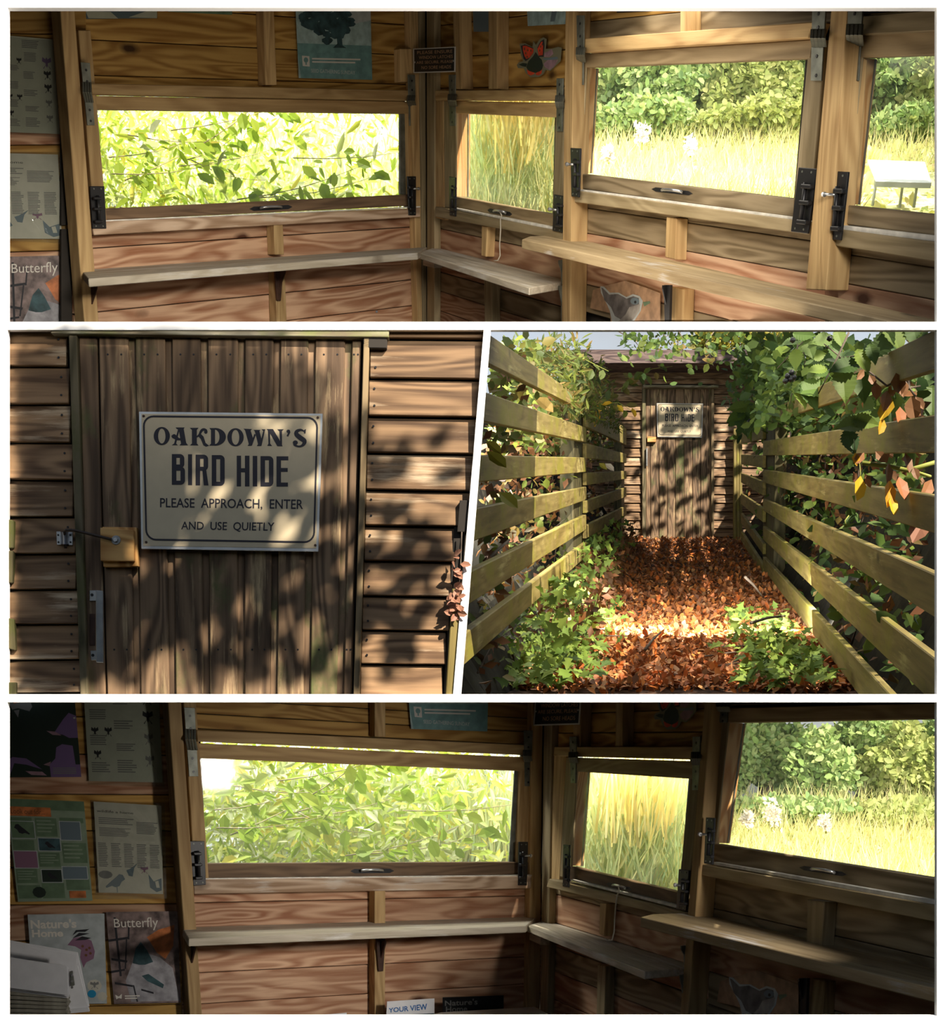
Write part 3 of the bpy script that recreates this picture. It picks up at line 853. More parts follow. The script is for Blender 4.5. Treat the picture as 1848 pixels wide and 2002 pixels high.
def rounded(q, r, w):
    """a rounded frame of width w inside a picture quad, as quads"""
    W_, H_ = q[2] - q[0], q[7] - q[1]
    pts = []
    for cx, cy, a in ((1 - r / W_, r / H_, -90), (1 - r / W_, 1 - r / H_, 0), (r / W_, 1 - r / H_, 90), (r / W_, r / H_, 180)):
        for k in range(7):
            t = math.radians(a + 15 * k)
            pts.append(((cx + r / W_ * math.cos(t), cy + r / H_ * math.sin(t)), (cx + (r - w) / W_ * math.cos(t), cy + (r - w) / H_ * math.sin(t))))
    out = []
    for i in range(len(pts)):
        a, b = pts[i], pts[(i + 1) % len(pts)]
        out.append([bil(q, *a[0]), bil(q, *b[0]), bil(q, *b[1]), bil(q, *a[1])])
    return out


def make_sign(pl, mp, off, lab, clip=None):
    """mp maps big-sign picture points to where this sign stands"""
    m8 = lambda q: sum((mp(q[i], q[i + 1]) for i in (0, 2, 4, 6)), ())
    r = empty('sign', pl.hit(*mp(450, 940), off), lab, 'sign')
    slab('aluminium_plate', pl, m8((271.5, 804.5, 631, 808.5, 622.5, 1078.5, 276, 1073)), off, .006, M['alu'], r, .001)
    slab('sign_face', pl, m8((276.5, 809, 626.5, 812.5, 618, 1072, 280, 1067)), off + .0012, .002, M['cream'], r, 0)
    polys('printed_border', pl, [[mp(*p) for p in s] for s in rounded((279, 812, 622.5, 815, 615.5, 1062, 284.5, 1056.5), 21, 3.6)], off + .0018, M['black'], r)
    for shapes, cuts in ((OAK, (320, 497, 690, 864, 1036, 1252, 1442, 1500)), (BH, (470, 545, 704, 900, 1104, 1180, 1337))):
        for k in range(len(cuts) + 1):
            lo, hi = ([0] + list(cuts))[k], (list(cuts) + [3000])[k]
            g = [s for s in shapes if lo <= sum(p[0] for p in s) / len(s) < hi]
            polys('letter', pl, [[mp(*sq(*p)) for p in s] for s in g], off + .0018, M['black'], r)
    text('lettering', 'PLEASE  APPROACH,  ENTER', pl, m8((313, 973.5, 593, 976.5, 592.5, 998.5, 313, 995)), off + .0018, M['black'], r, .012)
    text('lettering', 'AND  USE  QUIETLY', pl, m8((354.5, 1019.5, 537, 1021.5, 536, 1041, 354, 1038)), off + .0018, M['black'], r, .012)
    for x, y in ((281, 813.5), (621.5, 816.5), (616.5, 1066), (286, 1060)):
        a = mp(x, y); b = mp(x + 2.6, y)
        rr = (pl.hit(*a, off) - pl.hit(*b, off)).length
        disc('screw', pl.hit(*a, off + .001), pl.n, rr, .002, M['rust'], r, 8)
    return r


make_sign(DW, lambda x, y: (x, y), .016, 'large cream sign with black lettering on the big brown door')

# green fence ends at the far left edge, post and dead leaves at the right edge
fe = empty('fence', DW.hit(15, 1150, .03), 'green fence board ends at the left edge beside the door wall', 'fence')
for q in ((7, 1014, 26, 1017, 26, 1072, 7, 1072), (7, 1076, 26, 1077, 24, 1140, 7, 1140), (7, 1207, 27, 1210, 30, 1272, 7, 1266), (7, 1334, 31, 1334, 32, 1366, 7, 1366)):
    slab('fence_board', DW, q, .012, .02, M['fencepost'], fe, .002, 'B')
slab('fence_post', DW, (7, 1010, 16, 1010, 16, 1366, 7, 1366), .009, .01, M['dark'], fe, .002, 'B')
fp = empty('fence', DW.hit(880, 1363, .02), 'mossy square post by the right edge of the door wall', 'fence')
slab('fence_post', DW, (884, 1150, 915, 1150, 892, 1366, 871, 1366), .016, .05, M['fence'], fp, .003, 'B')


def leaf_obj(name, kind, p, size, d, n, mat, parent=None):
    V, F_ = LEAF[kind]
    d = Vector(d).normalized(); n = Vector(n); n = (n - d * n.dot(d)).normalized(); b = n.cross(d)
    key = ('leafmesh', kind, mat.name)
    me = _lm.get(key)
    if me is None:
        me = bpy.data.meshes.new(name); me.from_pydata([tuple(v) for v in V], [], [tuple(f) for f in F_]); me.materials.append(mat); _lm[key] = me
    W = Matrix((d * size, b * size, n * size)).transposed().to_4x4(); W.translation = Vector(p)
    return link(bpy.data.objects.new(name, me), W, parent)


_lm = {}
rnd = random.Random(11)
spr = empty('withered_sprig', DW.hit(890, 1080, .05), 'withered pinkish leaf sprig hanging on the post right of the door', 'dead leaves')
for k in range(34):
    x = rnd.uniform(884, 912); y = 1078 + 125 * rnd.random() ** .8
    x = min(x, 948 - .084 * (y - 645) - 14 + 6)
    leaf_obj('leaf', 'oval', DW.hit(x, y, .022 + .012 * rnd.random()), .020 + .014 * rnd.random(), (rnd.uniform(-1, 1), -.4, rnd.uniform(-1, .3)), (rnd.uniform(-.6, .6), -1, rnd.uniform(-.4, .8)), M['pinkdead'], spr)
tube('stem', [DW.hit(903, 1040, .020), DW.hit(901, 1100, .022), DW.hit(893, 1205, .022)], .002, M['twig'], spr, 5)

# the tree in front of the hide whose leaves dapple the door wall
GRID_Y = [645, 760, 900, 1050, 1200, 1357]; GRID_X = [15, 130, 270, 450, 630, 715, 945]
COVER = [[.85, .97, .95, .80, .25, .06], [.80, .92, .75, .62, .12, .25], [.72, .80, .70, .60, .30, .32], [.92, .88, .78, .62, .55, .42], [.95, .85, .52, .48, .5, .5]]
tree = empty('shade_tree', (1.6, .6, -1), 'leafy tree standing in front of the hide and dappling its door', 'tree')
pts, szs = [], []
for r_ in range(5):
    for c_ in range(6):
        a = (GRID_X[c_ + 1] - GRID_X[c_]) * (GRID_Y[r_ + 1] - GRID_Y[r_]) * (3.722 / F) ** 2
        n_ = -1.4 * math.log(1 - COVER[r_][c_]) * a / .0021
        # leaves come in sprays, so light falls in patches
        ns = max(1, int(n_ / 3.2))
        for _ in range(ns):
            x = rnd.uniform(GRID_X[c_], GRID_X[c_ + 1]); y = rnd.uniform(GRID_Y[r_], GRID_Y[r_ + 1])
            w = DW.hit(x, y) + SUNV * rnd.uniform(3.1, 4.3)
            for __ in range(rnd.randint(2, 6)):
                q = w + Vector((rnd.gauss(0, .04), rnd.gauss(0, .05), rnd.gauss(0, .04)))
                # shadow must stay on the wall of the hide
                t = (3.722 - q.y) / -SUNV.y; s_ = q - SUNV * t; u_, v_ = px(s_)
                sz_ = rnd.uniform(.065, .11)
                if u_ < 75: sz_ = .036
                g_ = sz_ * 640
                if u_ > 18 + g_ and 648 + g_ < v_ < 1354 - g_ and u_ < 945 - .0843 * (v_ - 645) - g_: pts.append(q); szs.append(sz_)
for (u0, u1, v0, v1, n_) in ((26, 150, 658, 1346, 1500), (130, 520, 654, 770, 700), (130, 300, 760, 1000, 160)):
    for k in range(n_):
        u_, v_ = rnd.uniform(u0, u1), rnd.uniform(v0, v1)
        if rnd.random() < .12 or (v_ > 900 and math.sin(u_ * .06) * math.sin(v_ * .035) > .55): continue
        pts.append(DW.hit(u_, v_) + SUNV * rnd.uniform(3.1, 4.3)); szs.append(max(.012, min(.10, (u_ - 18) / 640, (v_ - 648) / 640, (1354 - v_) / 640)))
P_ = np.array([tuple(p) for p in pts])
V_, F__ = leaf_arrays('oval', P_, np.array(szs), rdir(len(P_)) * .8 + np.array((.2, .2, -.8)), rdir(len(P_)) * .7 + np.array(tuple(SUNV)))
o = mesh_np('foliage', V_, F__, M['bramble'], tree); tag(o, kind='stuff')

# ================================================================ the two rooms


def vy(vp, xr, y, x):
    return vp[1] + (y - vp[1]) * (x - vp[0]) / (xr - vp[0])


class Room:
    def __init__(s, vb, vr, vl, vv, corner, zc, lcx, clip, where):
        s.vb, s.vr, s.vl, s.clip, s.where = vb, vr, vl, clip, where
        V = ray(*vv) * (1 if vv[1] < CY else -1) if vv else None
        c = at(*corner, zc)
        ub, ur = ray(*vb), -ray(*vr)
        if V is None:
            V = ub.cross(ur); V = V if V.z > 0 else -V
        s.V = V.normalized()
        s.H = ub.cross(ur); s.H = (s.H if s.H.z > 0 else -s.H).normalized()
        s.B = Pl(c, ub, s.V); s.R = Pl(c, ur, s.V)
        s.Lw = Pl(s.B.hit(*lcx), ray(*vl), s.V)

    def pl(s, k):
        return {'B': s.B, 'R': s.R, 'L': s.Lw}[k]

    def vp(s, k):
        return {'B': s.vb, 'R': s.vr, 'L': s.vl}[k]

    def wall(s, k, name, quads, label):
        pl = s.pl(k)
        W = Matrix.Identity(4); bm = bmesh.new()
        for q in quads:
            P = [pl.hit(q[i], q[i + 1], -.028) for i in (0, 2, 4, 6)]; Q = [p - pl.n * .012 for p in P]
            vs = [bm.verts.new(p) for p in P + Q]
            for f in ((0, 1, 2, 3), (7, 6, 5, 4), (0, 4, 5, 1), (1, 5, 6, 2), (2, 6, 7, 3), (3, 7, 4, 0)):
                bm.faces.new([vs[i] for i in f])
        o = finish(name, bm, M['dark'], None, W, None)
        return tag(o, label, 'wall', kind='structure')

    def planks(s, k, parent, xr, ys, x0, x1, mats, gap=1.0):
        vp = s.vp(k)
        for i in range(len(ys) - 1):
            a, b = ys[i] + gap, ys[i + 1] - gap * .6
            q = (x0, vy(vp, xr, a, x0), x1, vy(vp, xr, a, x1), x1, vy(vp, xr, b, x1), x0, vy(vp, xr, b, x0))
            slab('plank', s.pl(k), q, .0015 * ((i * 7) % 3 - 1), .026, M[mats[i % len(mats)]], parent, .003, s.clip, 'h')

    def bar(s, parent, name, k, q, off, th, mat, bevel=.003, along=None):
        return slab(name, s.pl(k), q, off, th, M[mat], parent, bevel, s.clip, along)

    def hpoly(s, name, pts, base, drop, mat, parent, bevel=.003):
        """a horizontal board: picture outline of its top, base = a world point at its height"""
        n = s.H
        P = [ray(*p) * (base.dot(n) / ray(*p).dot(n)) for p in pts]
        W = frame3(sum(P, Vector()) / len(P), max((P[(i + 1) % len(P)] - P[i] for i in range(len(P))), key=lambda e_: e_.length), n); inv = W.inverted()
        bm = bmesh.new()
        a = [bm.verts.new(inv @ p) for p in P]; b = [bm.verts.new(inv @ (p - s.V * drop)) for p in P]
        bm.faces.new(a); bm.faces.new(b[::-1])
        for i in range(len(a)):
            j = (i + 1) % len(a); bm.faces.new((a[j], a[i], b[i], b[j]))
        return finish(name, bm, mat, parent, W, s.clip, bevel)

    def reveal(s, parent, k, top, bot, xt, mat='reveal'):
        """side lining of an opening, running outwards from the wall face"""
        pl = s.pl(k); a, b = pl.hit(*top, -.01), pl.hit(*bot, -.01)
        lo, hi = 0.0, 3.0
        for _ in range(40):
            m_ = (lo + hi) / 2
            if px(a - pl.n * m_)[0] < xt: lo = m_
            else: hi = m_
        d = pl.n * -lo; t = pl.u * -.03
        f = [a, a + d, b + d, b]
        o = hexa('side_lining', f, [p + t for p in f], M[mat], parent, pl.u, .001, s.clip, 'v')
        f2 = [a + d * .80 + pl.u * .006, a + d * .86 + pl.u * .006, b + d * .86 + pl.u * .006, b + d * .80 + pl.u * .006]
        hexa('glazing_bead', f2, [p + t * .3 for p in f2], M['galv'], parent, pl.u, 0, s.clip)
        return o

    def pull(s, parent, k, c, half, off):
        """black oval plate with a pale bow handle"""
        pl, vp = s.pl(k), s.vp(k)
        sl = (c[1] - vp[1]) / (c[0] - vp[0])
        pts = [(c[0] + half * a, c[1] + sl * half * a + b) for a, b in ((-1, 0), (-.8, -4.2), (.8, -4.2), (1, 0), (.8, 4.2), (-.8, 4.2))]
        h = poly('handle', pl, pts, off, .004, M['iron'], parent)
        ys = lambda t: c[1] + sl * half * t
        tube('handle_bow', [pl.hit(c[0] + half * t, ys(t) - 1 + d, off + o_) for t, o_, d in ((-.5, 0, 1), (-.46, .022, 0), (-.3, .034, -1), (0, .037, -1.6), (.3, .034, -1), (.46, .022, 0), (.5, 0, 1))], .0055, M['steel'], h, 6)

    def latch(s, parent, k, q, off, knob=None):
        """black sash bolt: back plate, barrel, bolt and a knob"""
        b = s.bar(parent, 'latch', k, q, off, .010, 'iron', .002)
        pl = s.pl(k)
        for t in (.06, .94):
            for u in (.25, .75):
                disc('screw', pl.hit(*bil(q, u, t), off), pl.n, .004, .002, M['galv'], b, 6)
        tube('latch_bolt', [pl.hit(*bil(q, .5, .22), off + .012), pl.hit(*bil(q, .5, .86), off + .012)], .008, M['iron'], b, 8)
        for t in (.25, .5, .8):
            s.bar(b, 'latch_keep', k, sum((bil(q, u, v) for u, v in ((.22, t), (.78, t), (.78, t + .07), (.22, t + .07))), ()), off + .022, .02, 'iron', .003)
        if knob:
            a = bil(q, .5, (knob[1] - q[1]) / (q[7] - q[1]))
            tube('latch_knob', [pl.hit(*a, off + .012), pl.hit(knob[0], knob[1], off + .03)], .0055, M['steel'], b, 6)
            disc('knob_end', pl.hit(knob[0], knob[1], off + .03), pl.u, .009, .008, M['steel'], b, 8)
        return b

    def hinge(s, parent, k, q, yk0, yk1, off0, off1, wide=1.5):
        """perforated strap hinge: upper leaf, lower leaf, cranked knuckle"""
        H = q[7] - q[1]
        t0, t1 = (yk0 - q[1]) / H, (yk1 - q[1]) / H
        part = lambda a, b: sum((bil(q, u, v) for u, v in ((0, a), (1, a), (1, b), (0, b))), ())
        up = s.bar(parent, 'hinge', k, part(0, max(.02, t0)), off0, .006, 'galv', .001)
        pl = s.pl(k)
        for t in (.12, .3, .45):
            if t < t0: disc('screw', pl.hit(*bil(q, .5, t), off0), pl.n, .006, .002, M['iron'], up, 6)
        if t1 < 1:
            s.bar(up, 'hinge_leaf', k, part(t1, 1), off1, .006, 'galv', .001)
            for t in (t1 + .12, .93):
                if t < 1: disc('screw', pl.hit(*bil(q, .5, t), off1), pl.n, .006, .002, M['iron'], up, 6)
        for j in range(4):
            u0, u1 = -.12 * wide + j * (1 + .24 * wide) / 4, -.12 * wide + (j + .8) * (1 + .24 * wide) / 4
            a, b = bil(q, u0, t0), bil(q, u1, t0); c, d = bil(q, u1 + .1, t1), bil(q, u0 + .1, t1)
            f = [pl.hit(*a, off0 + .002), pl.hit(*b, off0 + .002), pl.hit((b[0] + c[0]) / 2 - 2, (b[1] + c[1]) / 2, off0 + .035), pl.hit((a[0] + d[0]) / 2 - 2, (a[1] + d[1]) / 2, off0 + .035)]
            hexa('hinge_knuckle', f, [p - pl.n * .008 for p in f], M['galv'], up, pl.n, .001, s.clip)
            g = [f[3], f[2], pl.hit(*c, off1 + .002), pl.hit(*d, off1 + .002)]
            hexa('hinge_knuckle', g, [p - pl.n * .008 for p in g], M['galv'], up, pl.n, .001, s.clip)
        return up

    def window(s, name, k, glass, rails, stiles, label, off=.03, mats=('sashlight', 'sash', 'sashlight', 'sashlight')):
        """glass = 8 numbers; rails = (top quad, bottom quad); stiles = quads"""
        w = tag(empty(name, s.pl(k).hit((glass[4] + glass[6]) / 2, (glass[5] + glass[7]) / 2), label, 'window'), kind='structure')
        s.bar(w, 'top_rail', k, rails[0], off, .045, mats[0])
        s.bar(w, 'bottom_rail', k, rails[1], off, .045, mats[1])
        for q in stiles:
            s.bar(w, 'stile', k, q, off - .002, .045 if k == 'B' or q[0] > glass[0] + 60 else .008, mats[2], along='v')
        g = sum((bil(glass, u, v) for u, v in ((-.01, -.02), (1.01, -.02), (1.01, 1.02), (-.01, 1.02))), ())
        slab('glass_pane', s.pl(k), g, .004, .003, M['glass'], w, 0, s.clip)
        return w

    def lshelf_bracket(s, parent, k, x, y0, y1, w0, w1, out, mat='rust'):
        """tapering steel shelf bracket"""
        pl = s.pl(k)
        a = [(x - w0 / 2, y0), (x + w0 / 2, y0), (x + w1 / 2, y1), (x - w1 / 2, y1)]
        f = [pl.hit(*a[0], .085), pl.hit(*a[1], .085), pl.hit(*a[2], .078), pl.hit(*a[3], .078)]
        b = hexa('bracket', f, [p - pl.n * .012 for p in f], M[mat], parent, pl.n, .001, s.clip)
        m0, m1 = pl.hit(x, y0 + 1, .08), pl.hit(x, (y0 * .35 + y1 * .65), .075)
        o_ = m0 + pl.n * out
        t = pl.u * .004
        f = [m0, o_, o_ - s.V * .012, m1]
        hexa('bracket_web', [p + t for p in f], [p - t for p in f], M[mat], b, pl.u, 0, s.clip)
        return b

# ---------------------------------------------------------------- the bright room (top)
A = Room((3700, 250), (-330, 190), (11000, 180), (850, 9100), (835, 300), 7.6, (163, 330), 'A', 'bright room')
vb, vr = A.vb, A.vr
wl = A.wall('L', 'wall_left', [(7, 7, 166, 7, 170, 637, 7, 637)], 'short pine wall of the bright room hung with printed sheets')
wb = A.wall('B', 'wall_back', [(120, 7, 835, 7, 835, 186, 120, 170), (120, 170, 188, 170, 200, 440, 120, 440), (798, 180, 835, 180, 835, 424, 799, 424), (120, 448, 835, 405, 835, 637, 120, 637)], 'pine board wall of the bright room behind the long window')
wr = A.wall('R', 'wall_right', [(834, 7, 1840, 7, 1840, 18, 1620, 40, 1620, 40, 1110, 100, 1110, 100, 834, 100)[:0] or (834, 7, 1109, 7, 1109, 185, 834, 188),
                               (834, 180, 892, 180, 892, 424, 834, 424), (1086, 180, 1147, 180, 1134, 440, 1080, 440), (834, 420, 1110, 458, 1110, 637, 834, 637),
                               (1108, 7, 1620, 7, 1620, 60, 1108, 92), (1108, 90, 1146, 90, 1134, 400, 1108, 400), (1580, 60, 1690, 60, 1656, 440, 1548, 440),
                               (1108, 388, 1640, 448, 1640, 637, 1108, 637), (1620, 7, 1840, 7, 1840, 40, 1620, 56), (1620, 455, 1840, 488, 1840, 637, 1620, 637)], 'pine board wall of the bright room with three windows')
A.planks('L', wl, 80, [-2, 66, 136, 210, 283, 352, 420, 491, 562, 640], 7, 168, ['gold', 'gold', 'gold', 'red'])
A.planks('B', wb, 560, [-32, 32, 96, 158, 178], 150, 832, ['gold'])
A.planks('B', wb, 560, [437, 460, 516, 572, 627, 684], 146, 832, ['red'])
A.planks('R', wr, 995, [-36, 33.6, 104, 170, 186], 838, 1112, ['gold'])
A.planks('R', wr, 995, [440, 476, 530, 570, 612, 655, 700], 838, 1112, ['grey', 'red', 'red'])
A.planks('R', wr, 1348, [-20, 22, 64], 1118, 1640, ['gold', 'grey'])
A.planks('R', wr, 1348, [418, 436, 492, 548, 606, 668], 1112, 1640, ['grey', 'grey', 'red', 'red'])
A.planks('R', wr, 1700, [-30, 10, 28], 1636, 1842, ['grey'])
A.planks('R', wr, 1700, [482, 504, 563, 624, 690], 1612, 1842, ['grey', 'grey', 'red'])
# framing on the back wall
A.bar(wb, 'post', 'B', (117.4, 7, 145, 7, 194, 637, 165.6, 637), .085, .085, 'post', along='v')
A.bar(wb, 'jamb_batten', 'B', (153.4, 59, 177.4, 59, 211, 452, 186, 452), .045, .045, 'post', along='v')
A.bar(wb, 'stud', 'B', (515, 7, 535.5, 7, 541.6, 166, 520, 166), .065, .065, 'post', along='v')
A.bar(wb, 'stud', 'B', (535.5, 436, 553.5, 436, 556, 498, 538, 498), .065, .065, 'post', along='v')
A.bar(wb, 'stud', 'B', (538.5, 515, 557, 513, 561.5, 637, 541.5, 637), .065, .065, 'post', along='v')
A.bar(wb, 'jamb_post', 'B', (801, 7, 818, 7, 826, 637, 817, 637), .05, .05, 'post', along='v')
A.bar(wb, 'jamb_post', 'B', (819, 7, 832, 7, 835, 637, 827, 637), .035, .035, 'postgrey', along='v')
A.bar(wb, 'batten_block', 'B', (783, 95, 806, 95, 807, 160, 784, 160), .055, .055, 'post')
A.bar(wb, 'header_beam', 'B', (178, 163, 806, 176.8, 806, 196.6, 180, 184), .07, .07, 'post')
A.bar(wb, 'sill_board', 'B', (180, 434, 822, 406, 822, 424, 184, 460), .075, .075, 'sill')
# framing on the right wall
A.bar(wr, 'corner_post', 'R', (834, 7, 849, 7, 849.5, 637, 835, 637), .04, .04, 'postgrey', along='v')
A.bar(wr, 'stud', 'R', (885, 7, 898, 7, 902, 174, 890, 174), .07, .07, 'post', along='v')
A.bar(wr, 'stud', 'R', (955, 7, 972, 7, 972, 174, 955, 174), .065, .065, 'post', along='v')
A.bar(wr, 'jamb_batten', 'R', (851, 176, 866, 176, 868, 430, 852, 426), .03, .03, 'post', along='v')
A.bar(wr, 'post', 'R', (1106, 7, 1122, 7, 1115, 637, 1098, 637), .085, .085, 'post', along='v')
A.bar(wr, 'header_beam', 'R', (851, 177, 1098, 174.6, 1098, 195.5, 851, 196), .07, .07, 'post')
A.bar(wr, 'sill_board', 'R', (851, 404, 1099, 453, 1099, 470, 851, 424), .07, .07, 'postgrey')
A.bar(wr, 'stud', 'R', (942, 441, 953, 443, 950, 502, 941, 500), .05, .05, 'post', along='v')
A.bar(wr, 'stud', 'R', (946, 541, 962, 544, 962, 637, 948, 637), .05, .05, 'postgrey', along='v')
A.bar(wr, 'stud', 'R', (1330, 7, 1350, 7, 1350, 62, 1330, 64), .05, .05, 'post', along='v')
A.bar(wr, 'header_beam', 'R', (1140, 75.5, 1592, 42.5, 1580, 74, 1142, 103), .07, .07, 'post')
A.bar(wr, 'sill_board', 'R', (1120, 372, 1582, 434, 1582, 459, 1120, 394.7), .07, .07, 'postgrey')
A.bar(wr, 'stud', 'R', (1303, 424, 1323, 427, 1320, 508, 1300, 503), .055, .055, 'post', along='v')
A.bar(wr, 'stud', 'R', (1311, 560, 1338, 565, 1336, 637, 1309, 637), .05, .05, 'post', along='v')
A.bar(wr, 'post', 'R', (1626, 7, 1659, 7, 1615, 568, 1575, 566), .095, .095, 'post', along='v')
A.bar(wr, 'header_beam', 'R', (1660, 33, 1842, 17, 1842, 60, 1660, 69), .06, .06, 'postgrey')
A.bar(wr, 'sill_board', 'R', (1616, 445, 1842, 475, 1842, 514, 1616, 478), .07, .07, 'postgrey')
for q in ((1121, 368.5, 1552, 424.5, 1582, 434, 1121, 372.5), (1616, 437, 1842, 462, 1842, 474, 1616, 446), (892, 406.5, 1098, 447, 1098, 453, 892, 410)):
    A.bar(wr, 'sill_ledge', 'R', q, .055, .16, 'ledge', .001)
A.bar(wb, 'sill_ledge', 'B', (190, 431, 822, 403, 822, 405.6, 190, 433.6), .06, .16, 'ledge', 0)

w1 = A.window('window_1', 'B', (188.6, 214, 782, 222, 782, 380.3, 206, 407.5),
              ((182, 187, 806, 198.5, 806, 222.4, 186, 214), (197, 408, 806, 379.6, 806, 402.5, 192, 431)),
              ((796, 198, 815, 198, 816, 404, 799, 404),), 'long low window of the bright room full of leafy branches', mats=('post', 'sash', 'post'))
A.bar(w1, 'glazing_bead', 'B', (781.5, 222, 796, 222, 798, 381, 781.5, 380), .008, .012, 'galv', along='v')
A.pull(w1, 'B', (530, 406.5), 42, .032)
A.latch(w1, 'B', (176, 364, 204.5, 364, 208.5, 447, 181, 447), .082)
A.latch(w1, 'B', (797, 344.5, 814, 344.5, 814, 421, 800, 421), .082, (818, 369))
A.hinge(w1, 'B', (158, 121.5, 176, 123, 185.5, 245, 171, 245), 160, 200, .078, .052, .6)
A.hinge(w1, 'B', (798, 146, 812, 146, 814, 246, 801, 246), 186, 208, .075, .035, .8)

w2 = A.window('window_2', 'R', (892.7, 222, 1087.6, 229, 1079.6, 419, 892.7, 384),
              ((891, 197, 1092, 201, 1091, 229.5, 891, 221.5), (891, 384, 1082, 419.5, 1082, 447, 891, 406)),
              ((868, 197, 891.5, 197, 891.5, 408, 869.5, 406), (1087.5, 200, 1103, 200, 1099, 452, 1079.6, 448)), 'narrow window of the bright room looking on yellow reeds', mats=('post', 'sashlight', 'postgrey'))
A.reveal(w2, 'R', (892.5, 221), (892.5, 384), 920)
A.pull(w2, 'R', (977, 415), 24, .032)
A.latch(w2, 'R', (878, 345, 890, 347, 890, 423, 879, 421), .078)
A.latch(w2, 'R', (1083, 380, 1101, 383, 1099, 455, 1080, 451), .078, (1074, 409))
A.hinge(w2, 'R', (877, 146, 890, 146, 889.5, 246, 879, 246), 184, 208, .075, .035)
A.hinge(w2, 'R', (1088, 153, 1101, 153, 1099, 257, 1088, 257), 186, 212, .075, .035)

w3 = A.window('window_3', 'R', (1146.8, 132.6, 1582, 115, 1551, 388, 1135, 339),
              ((1142, 105, 1590, 77, 1584, 114.5, 1144, 132), (1131, 339, 1553, 388.5, 1553, 424, 1131, 368)),
              ((1124, 105, 1147, 105, 1135.5, 372, 1116, 368), (1582, 78, 1614, 78, 1584, 432, 1549, 426)), 'large window of the bright room looking on trees and meadow', mats=('sashlight', 'grey', 'postgrey'))
A.reveal(w3, 'R', (1147, 132), (1136, 338), 1171)
A.pull(w3, 'R', (1314, 374), 40, .032)
A.latch(w3, 'R', (1115, 289, 1134, 290, 1131, 386, 1117, 384), .09, (1108, 321))
A.latch(w3, 'R', (1561, 327, 1597, 330, 1579, 457, 1546, 453), .085)
A.hinge(w3, 'R', (1127, 30, 1142, 30, 1140, 166, 1130, 166), 92, 122, .08, .04)
A.hinge(w3, 'R', (1588, 9, 1615, 9, 1606, 158, 1585, 158), 57, 92, .1, .04, .8)

w4 = A.window('window_4', 'R', (1688, 113.5, 1838, 106.5, 1838, 420, 1656, 400),
              ((1650, 69, 1842, 60, 1842, 106, 1656, 113.5), (1648, 400, 1842, 420.5, 1842, 462, 1640, 437)),
              ((1660, 69, 1691, 69, 1652, 440, 1624, 436),), 'cut-off window of the bright room with a lectern outside', mats=('sashlight', 'grey', 'postgrey'))
A.reveal(w4, 'R', (1688, 113.5), (1656, 399), 1716)
A.latch(w4, 'R', (1623, 334, 1658, 336, 1643, 470, 1614, 468), .085, (1610, 380))
A.hinge(w4, 'R', (1658, 9, 1687, 9, 1678, 158, 1654, 158), 47, 90, .1, .04, .8)

# shelves
base1 = A.B.hit(185, 526, 0)
sh1 = tag(A.hpoly('shelf', [(161, 531), (172.6, 545), (817, 494), (835, 483), (185, 526)], base1, .036, M['shelf'], None), 'long worn shelf under the long window of the bright room', 'shelf')
A.lshelf_bracket(sh1, 'B', 178, 557, 626, 22, 14, .05)
A.lshelf_bracket(sh1, 'B', 546, 527, 588, 17, 7, .05)
base2 = A.R.hit(851, 483, 0)
sh2 = tag(A.hpoly('shelf', [(819.5, 494), (851, 483), (1101, 546), (1099, 552), (1035, 563)], base2, .032, M['shelf'], None), 'short clipped-corner shelf under the narrow window of the bright room', 'shelf')
A.bar(sh2, 'shelf_block', 'R', (827, 508, 849, 511, 849, 524, 827, 519), .10, .05, 'shelf')
A.lshelf_bracket(sh2, 'R', 1100, 558, 630, 7, 6, .02, 'galv')
base3 = A.R.hit(1142, 470, 0)
sh3 = tag(A.hpoly('shelf', [(1020.5, 468), (1036, 462), (1084, 459.6), (1142, 470), (1842, 628), (1842, 650)], base3, .040, M['shelfbrown'], None), 'long higher shelf under the large window of the bright room', 'shelf')
A.lshelf_bracket(sh3, 'R', 1100, 508, 556, 8, 6, .02, 'galv')
A.lshelf_bracket(sh3, 'R', 1304, 557, 632, 13, 9, .02, 'iron')
cd_ = tag(tube('cord', [A.R.hit(977, 414, .07), A.R.hit(981, 421, .085), A.R.hit(978.5, 428, .075), A.R.hit(979, 450, .075), A.R.hit(977, 480, .075), A.R.hit(978, 500, .08), A.R.hit(974, 509, .09), A.R.hit(966, 510, .10)], .0035, M['cord'], None, 5, taper=.9), 'pale string tied to the handle of the narrow window in the bright room', 'string')


def stripes(q, rows, x0, x1, y0, y1, fill=.5, ragged=.25, seed=1):
    """lines of print too small to read, inside picture quad q"""
    r = random.Random(seed); out = []
    for i in range(rows):
        a = y0 + (y1 - y0) * i / rows; b = a + (y1 - y0) / rows * fill
        e_ = x1 - (x1 - x0) * ragged * r.random()
        out.append([bil(q, x0, a), bil(q, e_, a), bil(q, e_, b), bil(q, x0, b)])
    return out


def bird(q, cx, cy, s, flip=1):
    """a small perched bird in profile, as outlines"""
    pts = [(-1.0, -.1), (-.75, -.45), (-.35, -.5), (0, -.25), (.5, .05), (1.2, .5), (1.1, .62), (.5, .45), (.1, .55), (-.35, .45), (-.6, .1)]
    leg = [(-.1, .5), (-.02, .5), (-.05, .95), (-.12, .95)]
    f = lambda p: bil(q, cx + p[0] * s * flip, cy + p[1] * s)
    return [[f(p) for p in pts], [f(p) for p in leg]]


